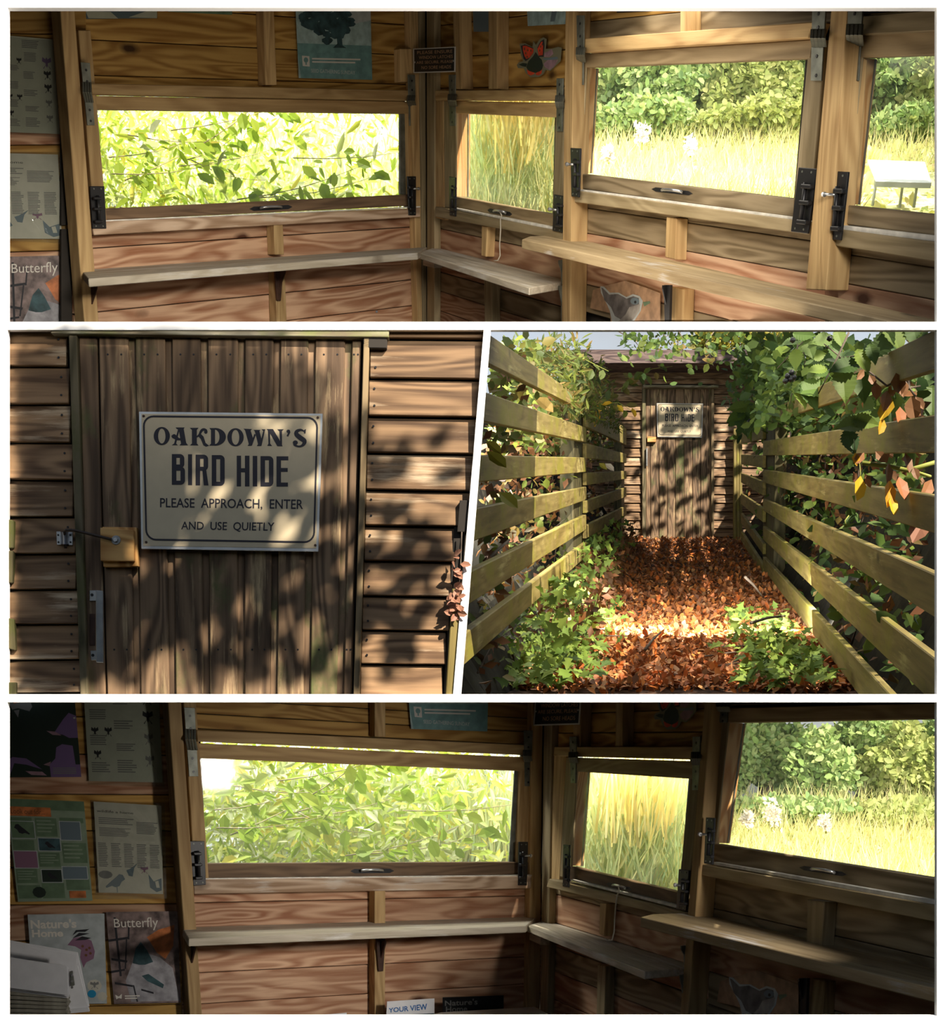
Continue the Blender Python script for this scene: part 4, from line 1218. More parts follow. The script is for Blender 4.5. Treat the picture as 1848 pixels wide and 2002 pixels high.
def insect(q, cx, cy, s):
    o = [[bil(q, *p) for p in ell(cx, cy, s * .28, s * .6, 8)]]
    for sx in (-1, 1):
        o.append([bil(q, cx + sx * s * a, cy + s * b) for a, b in ((.1, -.3), (.9, -.6), (1, -.1), (.2, .1))])
        o.append([bil(q, cx + sx * s * a, cy + s * b) for a, b in ((.1, .2), (.8, .7), (.7, .8))])
    return o


def sheet(nm, room, k, q, mat, label, cat='poster', off=.012, group=None):
    r = tag(empty(nm, room.pl(k).hit(*bil(q, .5, .5), off), label, cat, group))
    slab('sheet', room.pl(k), q, off, .0015, M[mat], r, 0, room.clip)
    return r


def pr(room, k, r, name, shapes, mat, off=.0125):
    o = polys(name, room.pl(k), shapes, off, M[mat], r, room.clip)
    if o is not None and len(shapes) > 2: o['kind'] = 'stuff'
    return o


def sleeve(room, k, r, q, off=.0150):
    slab('plastic_sleeve', room.pl(k), q, off, .0005, M['sleeve'], r, 0, room.clip)


def insect_poster(room, q, qs, label, x0=0.0):
    r = sheet('insect_poster', room, 'L', q, 'papershiny', label)
    sh = []
    for c0, c1, ya, yb, n in ((.36, .72, .03, .12, 5), (.4, .66, .16, .26, 6), (.05, .3, .3, .36, 4), (.38, .62, .36, .44, 5), (.06, .3, .47, .55, 5), (.38, .64, .55, .62, 4), (.05, .28, .66, .74, 5), (.4, .66, .72, .78, 4), (.05, .3, .86, .94, 5), (.4, .66, .84, .94, 6)):
        sh += stripes(q, n, c0, c1, ya, yb, seed=int(ya * 100))
    pr(room, 'L', r, 'printed_text', sh, 'inkgrey')
    pr(room, 'L', r, 'insect_picture', insect(q, .84, .25, .09), 'violet')
    pr(room, 'L', r, 'insect_picture', sum((insect(q, .84, y, .07) for y in (.38, .52)), []), 'ink')
    pr(room, 'L', r, 'insect_picture', sum((insect(q, .84, y, .06) for y in (.68, .84)), []), 'inkgrey')
    pr(room, 'L', r, 'insect_picture', sum((insect(q, x, y, .05) for x, y in ((.12, .63), (.14, .8), (.3, .25), (.3, .63))), []), 'ink')
    sleeve(room, 'L', r, qs)
    return r


def page_poster(room, q, qs, label):
    r = sheet('wildlife_page', room, 'L', q, 'paper', label)
    sh = stripes(q, 4, .06, .6, .17, .25) + stripes(q, 7, .06, .55, .28, .38) + stripes(q, 8, .62, .95, .2, .34)
    for c in range(5):
        sh += stripes(q, 14, .03 + c * .195, .18 + c * .195, .45, .72, seed=c)
    pr(room, 'L', r, 'printed_text', sh, 'inkgrey')
    text('printed_title', "GIVE NATURE", room.pl('L'), sum((bil(q, u, v) for u, v in ((.04, .035), (.55, .04), (.55, .07), (.04, .065))), ()), .0125, M['inkgrey'], r) if False else None
    text('printed_title', 'wildlife a home', room.pl('L'), sum((bil(q, u, v) for u, v in ((.04, .085), (.58, .09), (.58, .118), (.04, .113))), ()), .0125, M['ink'], r)
    pr(room, 'L', r, 'bird_picture', bird(q, .28, .86, .14, -1)[:1] + [bird(q, .28, .86, .14, -1)[1]], 'bluegrey')
    pr(room, 'L', r, 'bat_picture', [[bil(q, .40 + a * .22, .66 + b * .17) for a, b in ((0, .05), (.2, .5), (.45, .4), (1, 0), (.75, .35), (.62, .9), (.35, .85))]], 'bluegrey')
    pr(room, 'L', r, 'insect_picture', insect(q, .72, .73, .06), 'purple')
    pr(room, 'L', r, 'hedgehog_picture', [[bil(q, *p) for p in ell(.12, .80, .11, .045, 10)]], 'inkgrey')
    pr(room, 'L', r, 'badger_picture', [[bil(q, x, y) for x, y in ((.78, .78), (.86, .86), (.98, .82), (.98, .96), (.9, .98), (.8, .93))]], 'bluegrey')
    pr(room, 'L', r, 'badger_picture', [[bil(q, x, y) for x, y in ((.88, .86), (.93, .85), (.95, .93), (.9, .93))]], 'paper', .0128)
    sleeve(room, 'L', r, qs)
    return r


def butterfly_magazine(room, q, label):
    r = sheet('magazine', room, 'L', q, 'bark', label, 'magazine', .014)
    Q = lambda *p: [bil(q, x, y) for x, y in p]
    pr(room, 'L', r, 'orange_leaf_picture', [Q((.55, .28), (.72, .2), (.95, .15), (.92, .38), (.8, .52), (.68, .45), (.6, .34))], 'orange', .0143)
    pr(room, 'L', r, 'pale_wood_picture', [Q((.26, .98), (.2, .75), (.34, .52), (.52, .45), (.72, .5), (.9, .62), (.98, .98))], 'barkpale', .0146)
    pr(room, 'L', r, 'moth_picture', [Q((.38, .40), (.46, .33), (.54, .42), (.62, .55), (.5, .58), (.42, .58), (.32, .56)), Q((.44, .70), (.54, .68), (.76, .80), (.74, .84), (.52, .76))], 'treeink', .0149)
    cr = [Q((.10, .06), (.13, .06), (.15, .7), (.12, .7)), Q((0, .30), (.3, .27), (.3, .295), (0, .325)), Q((.02, .5), (.25, .53), (.24, .555), (.02, .525)), Q((.25, .3), (.27, .3), (.22, .62), (.2, .62)), Q((.3, .12), (.32, .12), (.3, .3), (.28, .3)), Q((.04, .76), (.3, .8), (.3, .82), (.04, .785)), Q((.3, .8), (.32, .8), (.36, .98), (.34, .98)), Q((.42, .84), (.6, .88), (.6, .9), (.42, .86)), Q((0, .64), (.2, .62), (.2, .64), (0, .665))]
    pr(room, 'L', r, 'bark_cracks', cr, 'ink', .0149)
    text('magazine_title', 'Butterfly', room.pl('L'), sum((bil(q, u, v) for u, v in ((.10, .075), (.72, .06), (.72, .205), (.10, .20))), ()), .0152, M['magtitle'], r, clip=room.clip)
    if room.clip == 'D':
        pr(room, 'L', r, 'butterfly_logo', [Q((.03, .9), (.08, .92), (.13, .89), (.12, .945), (.08, .935), (.04, .95))], 'magtitle', .0152)
        pr(room, 'L', r, 'printed_text', stripes(q, 2, .17, .4, .91, .96), 'magtitle', .0152)
    return r


def tree_poster(room, q, label):
    r = sheet('tree_poster', room, 'B', q, 'sky1', label, off=.07 if False else .02)
    P = lambda *p: [bil(q, x, y) for x, y in p]
    o = .0204
    if room.clip == 'A':
        polys('pale_sky_picture', room.B, [P((.55, 0), (1, 0), (1, .3), (.8, .34), (.6, .2))], o, M['palegrey'], r, room.clip)
        polys('hill_picture', room.B, [P((0, .58), (1, .60), (1, .74), (0, .72))], o, M['teal'], r, room.clip)
        rr = random.Random(4); crown = []
        for i in range(130):
            a = rr.random() * 6.28; d = rr.random() ** .55
            crown.append([bil(q, *p) for p in ell(.40 + .34 * d * math.cos(a), .22 + .24 * d * math.sin(a) + (.1 if math.cos(a) > 0 else 0), .07 * rr.uniform(.6, 1.2), .045 * rr.uniform(.6, 1.2), 7)])
        polys('tree_picture', room.B, crown, o + .0003, M['treeink'], r, room.clip)
        polys('tree_picture', room.B, [P((.53, .4), (.60, .4), (.61, .6), (.66, .63), (.48, .63), (.54, .58))], o + .0008, M['treeink'], r, room.clip)
    polys('caption_band_picture', room.B, [P((0, .70), (1, .68), (1, 1), (.03, 1))], o + .0002, M['teal'], r, room.clip)
    polys('logo_picture', room.B, [P((.055, .73), (.155, .735), (.155, .86), (.06, .855))], o + .0006, M['signwhite'], r, room.clip)
    polys('logo_picture', room.B, [[bil(q, *p) for p in ell(.107, .782, .032, .034, 8)], P((.10, .8), (.114, .8), (.118, .84), (.096, .84))], o + .0009, M['teal'], r, room.clip)
    polys('printed_text', room.B, stripes(q, 2, .19, .86, .755, .83, .5, .15), o + .0006, M['signwhite'], r, room.clip)
    text('printed_title', 'SEED GATHERING SUNDAY', room.B, sum((bil(q, u, v) for u, v in ((.17, .885), (.77, .90), (.77, .945), (.17, .93))), ()), o + .0006, M['palegrey'], r, .01, clip=room.clip)
    return r


def latch_sign(room, q, label, rows=4):
    """stiff plate bridging the corner between two walls"""
    P = [room.B.hit(q[0], q[1], .075), room.R.hit(q[2], q[3], .075), room.R.hit(q[4], q[5], .075), room.B.hit(q[6], q[7], .075)]
    n = (P[1] - P[0]).cross(P[3] - P[0]).normalized()
    pl = Pl(P[0], P[1] - P[0], P[0] - P[3])
    r = empty('notice', sum(P, Vector()) / 4, label, 'sign')
    slab('plate', pl, q, 0, .003, M['signwhite'], r, .0005, room.clip)
    g = lambda a, b, c, d: sum((bil(q, u, v) for u, v in ((a, b), (c, b), (c, d), (a, d))), ())
    slab('black_face', pl, g(.03, .045, .97, .955), .001, .002, M['signblack'], r, 0, room.clip)
    for i, t in enumerate(('PLEASE ENSURE', 'WINDOW LATCHES', 'ARE SECURE, PLEASE', 'NO SORE HEADS')):
        a, b = ((.10, .93), (.14, .94), (.08, .94), (.20, .90))[i]
        text('lettering', t, pl, g(a, .11 + .205 * i, b, .24 + .205 * i), .0016, M['copper'], r, .0, clip=room.clip)
    for u in (.045, .955):
        disc('screw', pl.hit(*bil(q, u, .56), .001), pl.n, .005, .002, M['steel'], r, 6)
    return r


def butterfly_cutout(room, mp, label):
    r = empty('butterfly_cutout', room.R.hit(*mp(50, 55), .02), label, 'cutout')
    f = lambda pts: [mp(x / 16.8, y / 16.8) for x, y in pts]
    o = .02
    def pg(nm, shapes, mat, d):
        return polys(nm, room.R, [f(s) for s in shapes], o + d, M[mat], r, room.clip)
    poly('card', room.R, f([(270, 430), (450, 410), (690, 540), (720, 330), (800, 470), (930, 280), (1060, 215), (1140, 270), (1110, 600), (1320, 590), (1540, 530), (1640, 560), (1600, 1000), (1400, 1200), (1270, 1320), (1110, 1290), (1040, 1420), (900, 1520), (620, 1530), (480, 1400), (400, 1230), (220, 1230), (175, 1130), (240, 1040), (390, 1000), (310, 800)]), o, .003, M['cardgreen'], r, room.clip)
    pg('wing_edge_picture', [[(310, 500), (440, 450), (720, 570), (700, 760), (560, 940), (470, 1000), (400, 920)], [(850, 560), (960, 350), (1075, 280), (1090, 500), (1060, 860), (900, 860)]], 'ink', .0004)
    pg('wing_picture', [[(370, 500), (470, 490), (730, 600), (720, 720), (600, 880), (490, 930), (430, 840), (380, 640)], [(860, 590), (970, 380), (1020, 350), (1045, 520), (1030, 800), (900, 820)]], 'red1', .0006)
    pg('wing_spots_picture', [ell(430, 600, 28, 50), ell(540, 640, 22, 40), ell(640, 655, 22, 40), ell(470, 740, 26, 40), ell(520, 860, 26, 36), ell(1015, 450, 18, 44), ell(965, 520, 20, 44), ell(930, 650, 22, 44)], 'inkbrown', .0009)
    pg('hind_wing_picture', [[(800, 700), (900, 860), (1000, 960), (1040, 1150), (1000, 1300), (800, 1390), (560, 1320), (490, 1200), (560, 1000), (700, 860)], [(240, 1110), (380, 1060), (520, 1080), (480, 1190), (360, 1170)]], 'greenblack', .0007)
    pg('wing_border_picture', [[(510, 1270), (600, 1330), (780, 1390), (720, 1440), (620, 1470), (540, 1420)], [(800, 1390), (960, 1320), (1000, 1270), (990, 1400), (900, 1470), (800, 1450)]], 'red1', .001)
    pg('flower_picture', [[(1090, 720), (1180, 690), (1330, 600), (1380, 760), (1250, 870), (1080, 860)], [(1060, 1080), (1200, 960), (1400, 960), (1540, 960), (1400, 1180), (1260, 1290), (1100, 1200)]], 'pink', .0006)
    pg('flower_stem_picture', [[(1040, 900), (1260, 890), (1500, 850), (1540, 930), (1380, 960), (1050, 960)]], 'bluegrey', .0009)
    return r


def bird_card(room, mp, label):
    r = empty('bird_card', room.R.hit(*mp(75, 60), .016), label, 'picture')
    f = lambda pts: [mp(x / 10.267, y / 10.267) for x, y in pts]
    def pg(nm, shapes, mat, d):
        return polys(nm, room.R, [f(s) for s in shapes], .016 + d, M[mat], r, room.clip)
    poly('card', room.R, f([(200, 280), (420, 200), (850, 90), (1290, 240), (1550, 340), (1545, 960), (560, 960), (540, 740), (140, 640)]), .016, .002, M['brownprint'], r, room.clip)
    pg('bird_edge_picture', [[(350, 200), (420, 210), (540, 330), (720, 330), (870, 420), (1000, 360), (1140, 400), (1200, 500), (1160, 700), (1030, 900), (590, 960), (540, 700), (480, 560), (360, 330)]], 'palegrey', .0004)
    pg('bird_body_picture', [[(365, 225), (400, 240), (530, 370), (700, 355), (880, 450), (1010, 400), (1120, 440), (1130, 560), (900, 700), (820, 900), (640, 800), (560, 620), (430, 480)]], 'birdgrey', .0008)
    pg('bird_breast_picture', [[(930, 620), (1150, 560), (1130, 700), (1000, 880), (700, 920), (860, 760)]], 'birdpale', .0010)
    pg('bird_head_picture', [ell(1040, 500, 90, 70)], 'bluegrey', .0010)
    pg('bird_eye_picture', [ell(1050, 520, 24, 30)], 'ink', .0014)
    pg('leaf_picture', [[(1200, 520), (1340, 500), (1350, 540), (1230, 610)]], 'greenprint', .0008)
    return r


insect_poster(A, (7, 69, 104, 77, 117, 262, 7, 258), (7, 71, 107, 79, 120.5, 269, 7, 262), 'sleeved sheet of insects on the left wall of the bright room')
page_poster(A, (-52, 298, 113.5, 302, 121, 467, -42, 466), (7, 296, 123, 298, 128, 476, 7, 470), 'sleeved page of drawn wildlife and text in the bright room')
butterfly_magazine(A, (8, 502, 153, 499, 158, 690, 8, 690), 'Butterfly magazine cover low on the left wall of the bright room')
tree_poster(A, (577, -10, 724, -10, 728, 156, 584.5, 152.5), 'pale teal poster of a big tree above the long window')
latch_sign(A, (807.5, 95, 890.6, 91, 890, 140.6, 808, 143), 'black notice about window latches across the bright room corner')
butterfly_cutout(A, lambda x, y: (1000 + x, 60 + y), 'red and black butterfly cutout above the narrow window, bright room')
bird_card(A, lambda x, y: (1140 + x, 540 + y), 'brown card with a grey bird under the higher shelf, bright room')
for nm, q, m_, lb, k in (('hung_picture', (166, 7, 307, 7, 307, 35.5, 169, 37), 'bluegrey', 'bottom edge of a dark sleeved picture at the top left of the bright room', 'B'),
                         ('hung_picture', (327.6, 7, 455, 7, 454, 29, 329, 23), 'greenprint', 'bottom edge of a green print beside the top stud, bright room', 'B'),
                         ('hung_picture', (924, 7, 956.6, 7, 955, 62, 926, 62), 'bluegrey', 'narrow dark blue picture between two studs above the narrow window', 'R'),
                         ('hung_picture', (1030, 7, 1107, 7, 1105, 47, 1032, 51), 'sky1', 'pale blue torn print above the butterfly cutout in the bright room', 'R'),
                         ('hung_picture', (1206, 7, 1306, 7, 1306, 21, 1206, 25), 'signblack', 'bottom edge of a black notice above the large window', 'R')):
    pc = sheet(nm, A, k, q, m_, lb, 'picture', .02)
    if m_ == 'bluegrey' and k == 'B':
        pr(A, k, pc, 'pale_patch_picture', [[bil(q, *p) for p in ((.0, .5), (.35, .55), (.45, 1), (.03, .95))], [bil(q, *p) for p in ((.92, .4), (1, .3), (1, 1), (.6, .92))]], 'papershiny', .0208)
        sleeve(A, k, pc, (166, 7, 309, 7, 309, 37, 168, 39), .0212)
    if m_ == 'sky1':
        pr(A, k, pc, 'dark_streak_picture', [[bil(q, *p) for p in ((.66, .1), (.8, .1), (.72, .85), (.6, .85))]], 'bluegrey', .0208)

# ---------------------------------------------------------------- the dim room (bottom)
D = Room((5250, 1663), (-80, 1443), (15000, 1640), None, (1060, 1600), 7.0, (352, 1680), 'D', 'dim room')
T = M
dl = D.wall('L', 'wall_left', [(7, 1366, 358, 1366, 372, 1994, 7, 1994)], 'short pine wall of the dim room hung with sheets and magazines')
db = D.wall('B', 'wall_back', [(330, 1366, 1066, 1366, 1066, 1458, 330, 1428), (330, 1420, 391, 1420, 405, 1722, 330, 1722), (1020, 1440, 1066, 1440, 1058, 1740, 1012, 1740), (330, 1730, 1058, 1725, 1056, 1994, 330, 1994)], 'pine board wall of the dim room behind the long window')
dr = D.wall('R', 'wall_right', [(1062, 1366, 1400, 1366, 1400, 1462, 1062, 1466), (1062, 1455, 1128, 1455, 1114, 1735, 1056, 1735), (1352, 1455, 1428, 1400, 1396, 1700, 1326, 1780),
                               (1056, 1722, 1370, 1790, 1370, 1994, 1056, 1994), (1395, 1366, 1840, 1366, 1840, 1380, 1395, 1388), (1340, 1705, 1840, 1790, 1840, 1994, 1340, 1994)], 'pine board wall of the dim room with two windows')
D.planks('L', dl, 200, [1330, 1402, 1475, 1553, 1624, 1695, 1768, 1838, 1900, 1967, 2040], 7, 356, ['gold', 'gold', 'red', 'gold'])
D.planks('B', db, 440, [1330, 1368, 1398, 1427, 1440], 350, 1056, ['gold'])
D.planks('B', db, 440, [1744, 1764, 1832, 1899.5, 1960, 2030], 352, 1056, ['red'])
D.planks('R', dr, 1200, [1340, 1392, 1432, 1466], 1066, 1384, ['gold'])
D.planks('R', dr, 1200, [1745, 1778, 1840, 1890, 1945, 2005, 2060], 1056, 1384, ['grey', 'red', 'red'])
D.planks('R', dr, 1404, [1350, 1380], 1392, 1842, ['grey'])
D.planks('R', dr, 1404, [1716, 1778, 1838, 1905, 1970, 2040], 1376, 1842, ['grey', 'grey', 'red'])
D.bar(db, 'post', 'B', (328, 1366, 354, 1366, 396, 1994, 372, 1994), .085, .085, 'post', along='v')
D.bar(db, 'jamb_batten', 'B', (359, 1366, 383, 1366, 410, 1738, 382, 1738), .045, .045, 'post', along='v')
D.bar(db, 'stud', 'B', (733, 1366, 754, 1366, 754, 1441, 733, 1440), .06, .06, 'post', along='v')
D.bar(db, 'stud', 'B', (733, 1735, 754, 1735, 754, 1806, 733, 1806), .065, .065, 'post', along='v')
D.bar(db, 'stud', 'B', (733, 1830, 754, 1830, 753, 1994, 733, 1994), .065, .065, 'post', along='v')
D.bar(db, 'jamb_post', 'B', (1041, 1366, 1062, 1366, 1056, 1994, 1033, 1994), .05, .05, 'post', along='v')
D.bar(db, 'header_beam', 'B', (384, 1427, 1042, 1457, 1042, 1477, 386, 1450), .07, .07, 'post')
D.bar(db, 'sill_board', 'B', (378, 1720, 1040, 1713, 1039, 1737, 380, 1748), .075, .075, 'sill')
D.bar(dr, 'corner_post', 'R', (1064, 1366, 1080, 1366, 1070, 1994, 1056, 1994), .04, .04, 'postgrey', along='v')
D.bar(dr, 'stud', 'R', (1122, 1366, 1136, 1366, 1134, 1460, 1120, 1460), .06, .06, 'post', along='v')
D.bar(dr, 'stud', 'R', (1204, 1366, 1218, 1366, 1217, 1460, 1203, 1460), .06, .06, 'post', along='v')
D.bar(dr, 'jamb_batten', 'R', (1084, 1460, 1108, 1460, 1094, 1722, 1074, 1718), .03, .03, 'post', along='v')
D.bar(dr, 'post', 'R', (1378, 1366, 1391, 1366, 1345, 1994, 1329, 1994), .085, .085, 'post', along='v')
D.bar(dr, 'header_beam', 'R', (1084, 1460, 1370, 1459.5, 1366, 1485, 1082, 1478), .07, .07, 'post')
D.bar(dr, 'sill_board', 'R', (1074, 1718, 1346, 1785, 1340, 1799, 1068, 1734), .07, .07, 'postgrey')
D.bar(dr, 'stud', 'R', (1173, 1765, 1186, 1766, 1181, 1830, 1171, 1826), .05, .05, 'post', along='v')
D.bar(dr, 'stud', 'R', (1168, 1885, 1184, 1889, 1182, 1994, 1166, 1994), .05, .05, 'postgrey', along='v')
D.bar(dr, 'sill_board', 'R', (1374, 1690, 1842, 1772, 1842, 1805, 1372, 1711), .07, .07, 'postgrey')
D.bar(dr, 'stud', 'R', (1578, 1758, 1612, 1763, 1606, 1851, 1577, 1845), .055, .055, 'postgrey', along='v')
D.bar(dr, 'stud', 'R', (1584, 1912, 1612, 1918, 1608, 1994, 1580, 1994), .05, .05, 'post', along='v')
for q in ((1119, 1719, 1344, 1775, 1344, 1781, 1119, 1723), (1396, 1685, 1842, 1762, 1842, 1772, 1394, 1690)):
    D.bar(dr, 'sill_ledge', 'R', q, .055, .16, 'ledge', .001)
D.bar(db, 'sill_ledge', 'B', (384, 1717.5, 1040, 1710.5, 1040, 1713, 384, 1720), .06, .16, 'ledge', 0)

e1 = D.window('window_5', 'B', (392, 1482.6, 1007.5, 1507.4, 996.3, 1686, 404.8, 1688.5),
              ((387, 1453, 1040, 1481, 1040, 1508.5, 390, 1482.6), (398, 1688.5, 1034, 1685.5, 1034, 1710, 394, 1717)),
              ((1018, 1480, 1043, 1480, 1031, 1714, 1009, 1714),), 'long low window of the dim room full of leafy branches', mats=('post', 'sash', 'post'))
D.bar(e1, 'glazing_bead', 'B', (1007, 1507, 1019, 1508, 1010, 1686, 996, 1686), .008, .012, 'galv', along='v')
D.pull(e1, 'B', (728, 1703), 43, .032)
D.latch(e1, 'B', (371, 1644.5, 400, 1644.5, 403, 1730, 378, 1732), .082)
D.latch(e1, 'B', (1015.5, 1646, 1033, 1646, 1031, 1731, 1014, 1731), .082, (1037, 1673))
D.hinge(e1, 'B', (360, 1383, 381, 1384, 388, 1518, 370, 1518), 1425, 1466, .078, .052, .6)
D.hinge(e1, 'B', (1025, 1428, 1042, 1428, 1039, 1537, 1027, 1537), 1466, 1490, .075, .035, .8)

e2 = D.window('window_6', 'R', (1128.6, 1509, 1352, 1523, 1324.6, 1744, 1115, 1693),
              ((1128, 1481, 1358, 1488, 1354, 1523, 1127, 1508.5), (1114, 1693.5, 1326, 1745, 1323, 1775, 1112, 1718)),
              ((1104, 1480, 1130, 1481, 1116, 1718, 1094, 1714), (1352, 1488, 1370, 1488, 1345, 1780, 1323, 1776)), 'narrow window of the dim room looking on yellow reeds', mats=('postgrey', 'sash', 'postgrey'))
D.reveal(e2, 'R', (1129, 1508), (1115.5, 1692.5), 1155)
D.pull(e2, 'R', (1210, 1734), 25, .032)
D.latch(e2, 'R', (1101, 1651, 1113, 1652, 1111, 1735, 1100, 1733), .078)
D.latch(e2, 'R', (1327, 1699, 1347, 1702, 1341, 1781, 1322, 1777), .078, (1320, 1730))
D.hinge(e2, 'R', (1113, 1440, 1127, 1440, 1125, 1531, 1116, 1531), 1470, 1492, .075, .035)
D.hinge(e2, 'R', (1354, 1440, 1369, 1440, 1366, 1545, 1353, 1545), 1470, 1496, .075, .035)

e3 = D.window('window_7', 'R', (1427, 1413.4, 1838, 1405, 1838, 1719, 1396, 1648.6),
              ((1424, 1384, 1842, 1374, 1842, 1404.8, 1424, 1413), (1393, 1649, 1842, 1719.5, 1842, 1762, 1391, 1684)),
              ((1404, 1374, 1428, 1374, 1395, 1688, 1378, 1684),), 'large window of the dim room looking on trees and meadow', mats=('sashlight', 'grey', 'postgrey'))
D.reveal(e3, 'R', (1428, 1413), (1396.5, 1648), 1459)
D.pull(e3, 'R', (1609, 1703), 46, .032)
D.latch(e3, 'R', (1380, 1598, 1396, 1599, 1392, 1691, 1376, 1688), .09, (1368, 1631))
D.hinge(e3, 'R', (1403, 1367, 1424, 1367, 1420, 1413, 1407, 1413), 1372, 1392, .08, .04)

s1 = tag(D.hpoly('shelf', [(357, 1815.5), (369, 1835), (1029, 1810), (1050, 1792), (384, 1812)], D.B.hit(384, 1812, 0), .034, M['shelf'], None), 'long worn shelf under the long window of the dim room', 'shelf')
D.lshelf_bracket(s1, 'B', 374, 1848, 1910, 22, 13, .05)
D.lshelf_bracket(s1, 'B', 745, 1836, 1899, 18, 9, .05)
s2 = tag(D.hpoly('shelf', [(1031, 1809.5), (1066, 1799), (1342, 1880), (1339, 1892), (1261, 1899.5)], D.R.hit(1066, 1799, 0), .032, M['shelf'], None), 'short clipped-corner shelf under the narrow window of the dim room', 'shelf')
D.bar(s2, 'shelf_block', 'R', (1035, 1826, 1058, 1832, 1057, 1848, 1035, 1838), .10, .05, 'shelf')
D.lshelf_bracket(s2, 'R', 1338, 1905, 1992, 8, 6, .02, 'galv')
s3 = tag(D.hpoly('shelf', [(1253, 1792.7), (1276, 1787), (1340, 1785), (1404, 1794), (1842, 1890), (1842, 1936)], D.R.hit(1404, 1794, 0), .040, M['shelfbrown'], None), 'long higher shelf under the large window of the dim room', 'shelf')
D.lshelf_bracket(s3, 'R', 1340, 1848, 1884, 8, 6, .02, 'galv')
D.lshelf_bracket(s3, 'R', 1571, 1912, 1992, 15, 10, .02, 'iron')
tag(tube('cord', [D.R.hit(1209, 1733, .07), D.R.hit(1211, 1742, .085), D.R.hit(1207, 1750, .078), D.R.hit(1204, 1770, .075), D.R.hit(1202, 1800, .075), D.R.hit(1201, 1822, .08), D.R.hit(1197, 1838, .09), D.R.hit(1190, 1838, .10)], .0035, M['cord'], None, 5), 'pale string tied to the handle of the narrow window in the dim room', 'string')

# sheets on the left wall of the dim room
q = (7, 1366, 146, 1366, 159, 1519, 7, 1520)
r = sheet('flower_print', D, 'L', q, 'greenblack', 'dark print of violet bell flowers at the upper left of the dim room')
P = lambda *p: [bil(q, x, y) for x, y in p]
pr(D, 'L', r, 'flower_picture', [P((.82, .26), (.9, .18), (1, .22), (1, .5), (.88, .5), (.8, .46), (.68, .44), (.74, .36)), P((.70, .62), (.78, .58), (.92, .6), (.94, .84), (.6, .84), (.68, .76)), P((.02, .8), (.12, .74), (.3, .76), (.5, .9), (.3, .84), (.14, .82), (.08, .98), (0, .98))], 'violet')
pr(D, 'L', r, 'petal_tip_picture', [P((.58, .41), (.7, .42), (.78, .47), (.66, .46)), P((.52, .84), (.62, .80), (.6, .86)), P((.28, .92), (.5, .93), (.56, .98), (.36, .97))], 'pink')
pr(D, 'L', r, 'caption_panel_picture', [P((.6, .84), (1, .84), (1, 1), (.61, 1))], 'violet', .0128)
pr(D, 'L', r, 'printed_text', [[bil(q, .64 + .3 * u, .88 + .09 * v) for u, v in ((0, i / 4), (1, i / 4), (1, i / 4 + .12), (0, i / 4 + .12))] for i in range(4)], 'inkgrey', .0131)
pr(D, 'L', r, 'bee_picture', [P((.05, 0), (.36, 0), (.4, .1), (.36, .16), (.2, .12), (.12, .14)), P((.14, .15), (.22, .14), (.2, .24))], 'inkgrey')
pr(D, 'L', r, 'bee_picture', [P((.12, 0), (.24, 0), (.22, .05), (.14, .06))], 'orange', .0129)
insect_poster(D, (158, 1262, 306, 1262, 318, 1530, 174, 1527), (158, 1340, 310, 1340, 322, 1539, 172, 1534), 'sleeved sheet of insects on the left wall of the dim room')
q = (12, 1561, 164, 1567, 181, 1761, 35, 1763)
r = sheet('identification_chart', D, 'L', q, 'greenpale', 'green chart of small wildlife photos on the dim room left wall')
P = lambda *p: [bil(q, x, y) for x, y in p]
R_ = lambda a, b, c, d: P((a, b), (c, b), (c, d), (a, d))
cells = [R_(a, b, c, d) for a, b, c, d in ((0, 0, 1, .10), (0, .18, .30, .38), (.34, .18, .62, .36), (.66, .17, .97, .22), (.02, .40, .30, .50), (.66, .42, .98, .62), (.34, .52, .62, .66), (.02, .68, .30, .82), (.02, .84, .32, .97), (.34, .82, .64, .97), (.67, .78, .98, .89))]
pr(D, 'L', r, 'green_panel_picture', cells, 'greenprint')
ph = [(.02, .22, .32, .38, 'greenprint'), (.66, .21, .92, .39, 'bluegrey'), (.36, .38, .64, .50, 'treeink'), (.02, .51, .32, .67, 'purple'), (.36, .69, .62, .81, 'greenblack'), (.64, .66, .96, .78, 'bluegrey')]
pr(D, 'L', r, 'photo_border_picture', [R_(a - .01, b - .007, c + .01, d + .007) for a, b, c, d, m_ in ph], 'palegrey', .0128)
for a, b, c, d, m_ in ph:
    pr(D, 'L', r, 'photo_picture', [R_(a, b, c, d)], m_, .0131)
pr(D, 'L', r, 'bird_picture', bird(q, .15, .29, .09)[:1] + bird(q, .50, .44, .06)[:1] + bird(q, .49, .745, .06)[:1], 'ink', .0134)
pr(D, 'L', r, 'hedgehog_picture', [[bil(q, *p) for p in ell(.30, .91, .09, .055, 10)]], 'greenblack', .0134)
pr(D, 'L', r, 'orange_band_picture', [R_(0, .075, .56, .165), R_(.70, .90, .92, .97)], 'orange', .0130)
text('printed_title', 'Look out for...', D.pl('L'), sum((bil(q, u, v) for u, v in ((.04, .095), (.48, .095), (.48, .145), (.04, .145))), ()), .0134, M['inkbrown'], r)
pr(D, 'L', r, 'printed_text', sum((stripes(q, 4, a, b, c, d, .4, .3, int(a * 50 + c * 99)) for a, b, c, d in ((.36, .6, .2, .34), (.68, .95, .44, .6), (.36, .6, .54, .64), (.04, .28, .7, .8))), []), 'greenpale', .0132)
page_poster(D, (183, 1567, 315.5, 1575, 319, 1748, 193, 1745), (175, 1564, 322, 1571, 326, 1757, 186, 1758), 'sleeved page of drawn wildlife and text in the dim room')
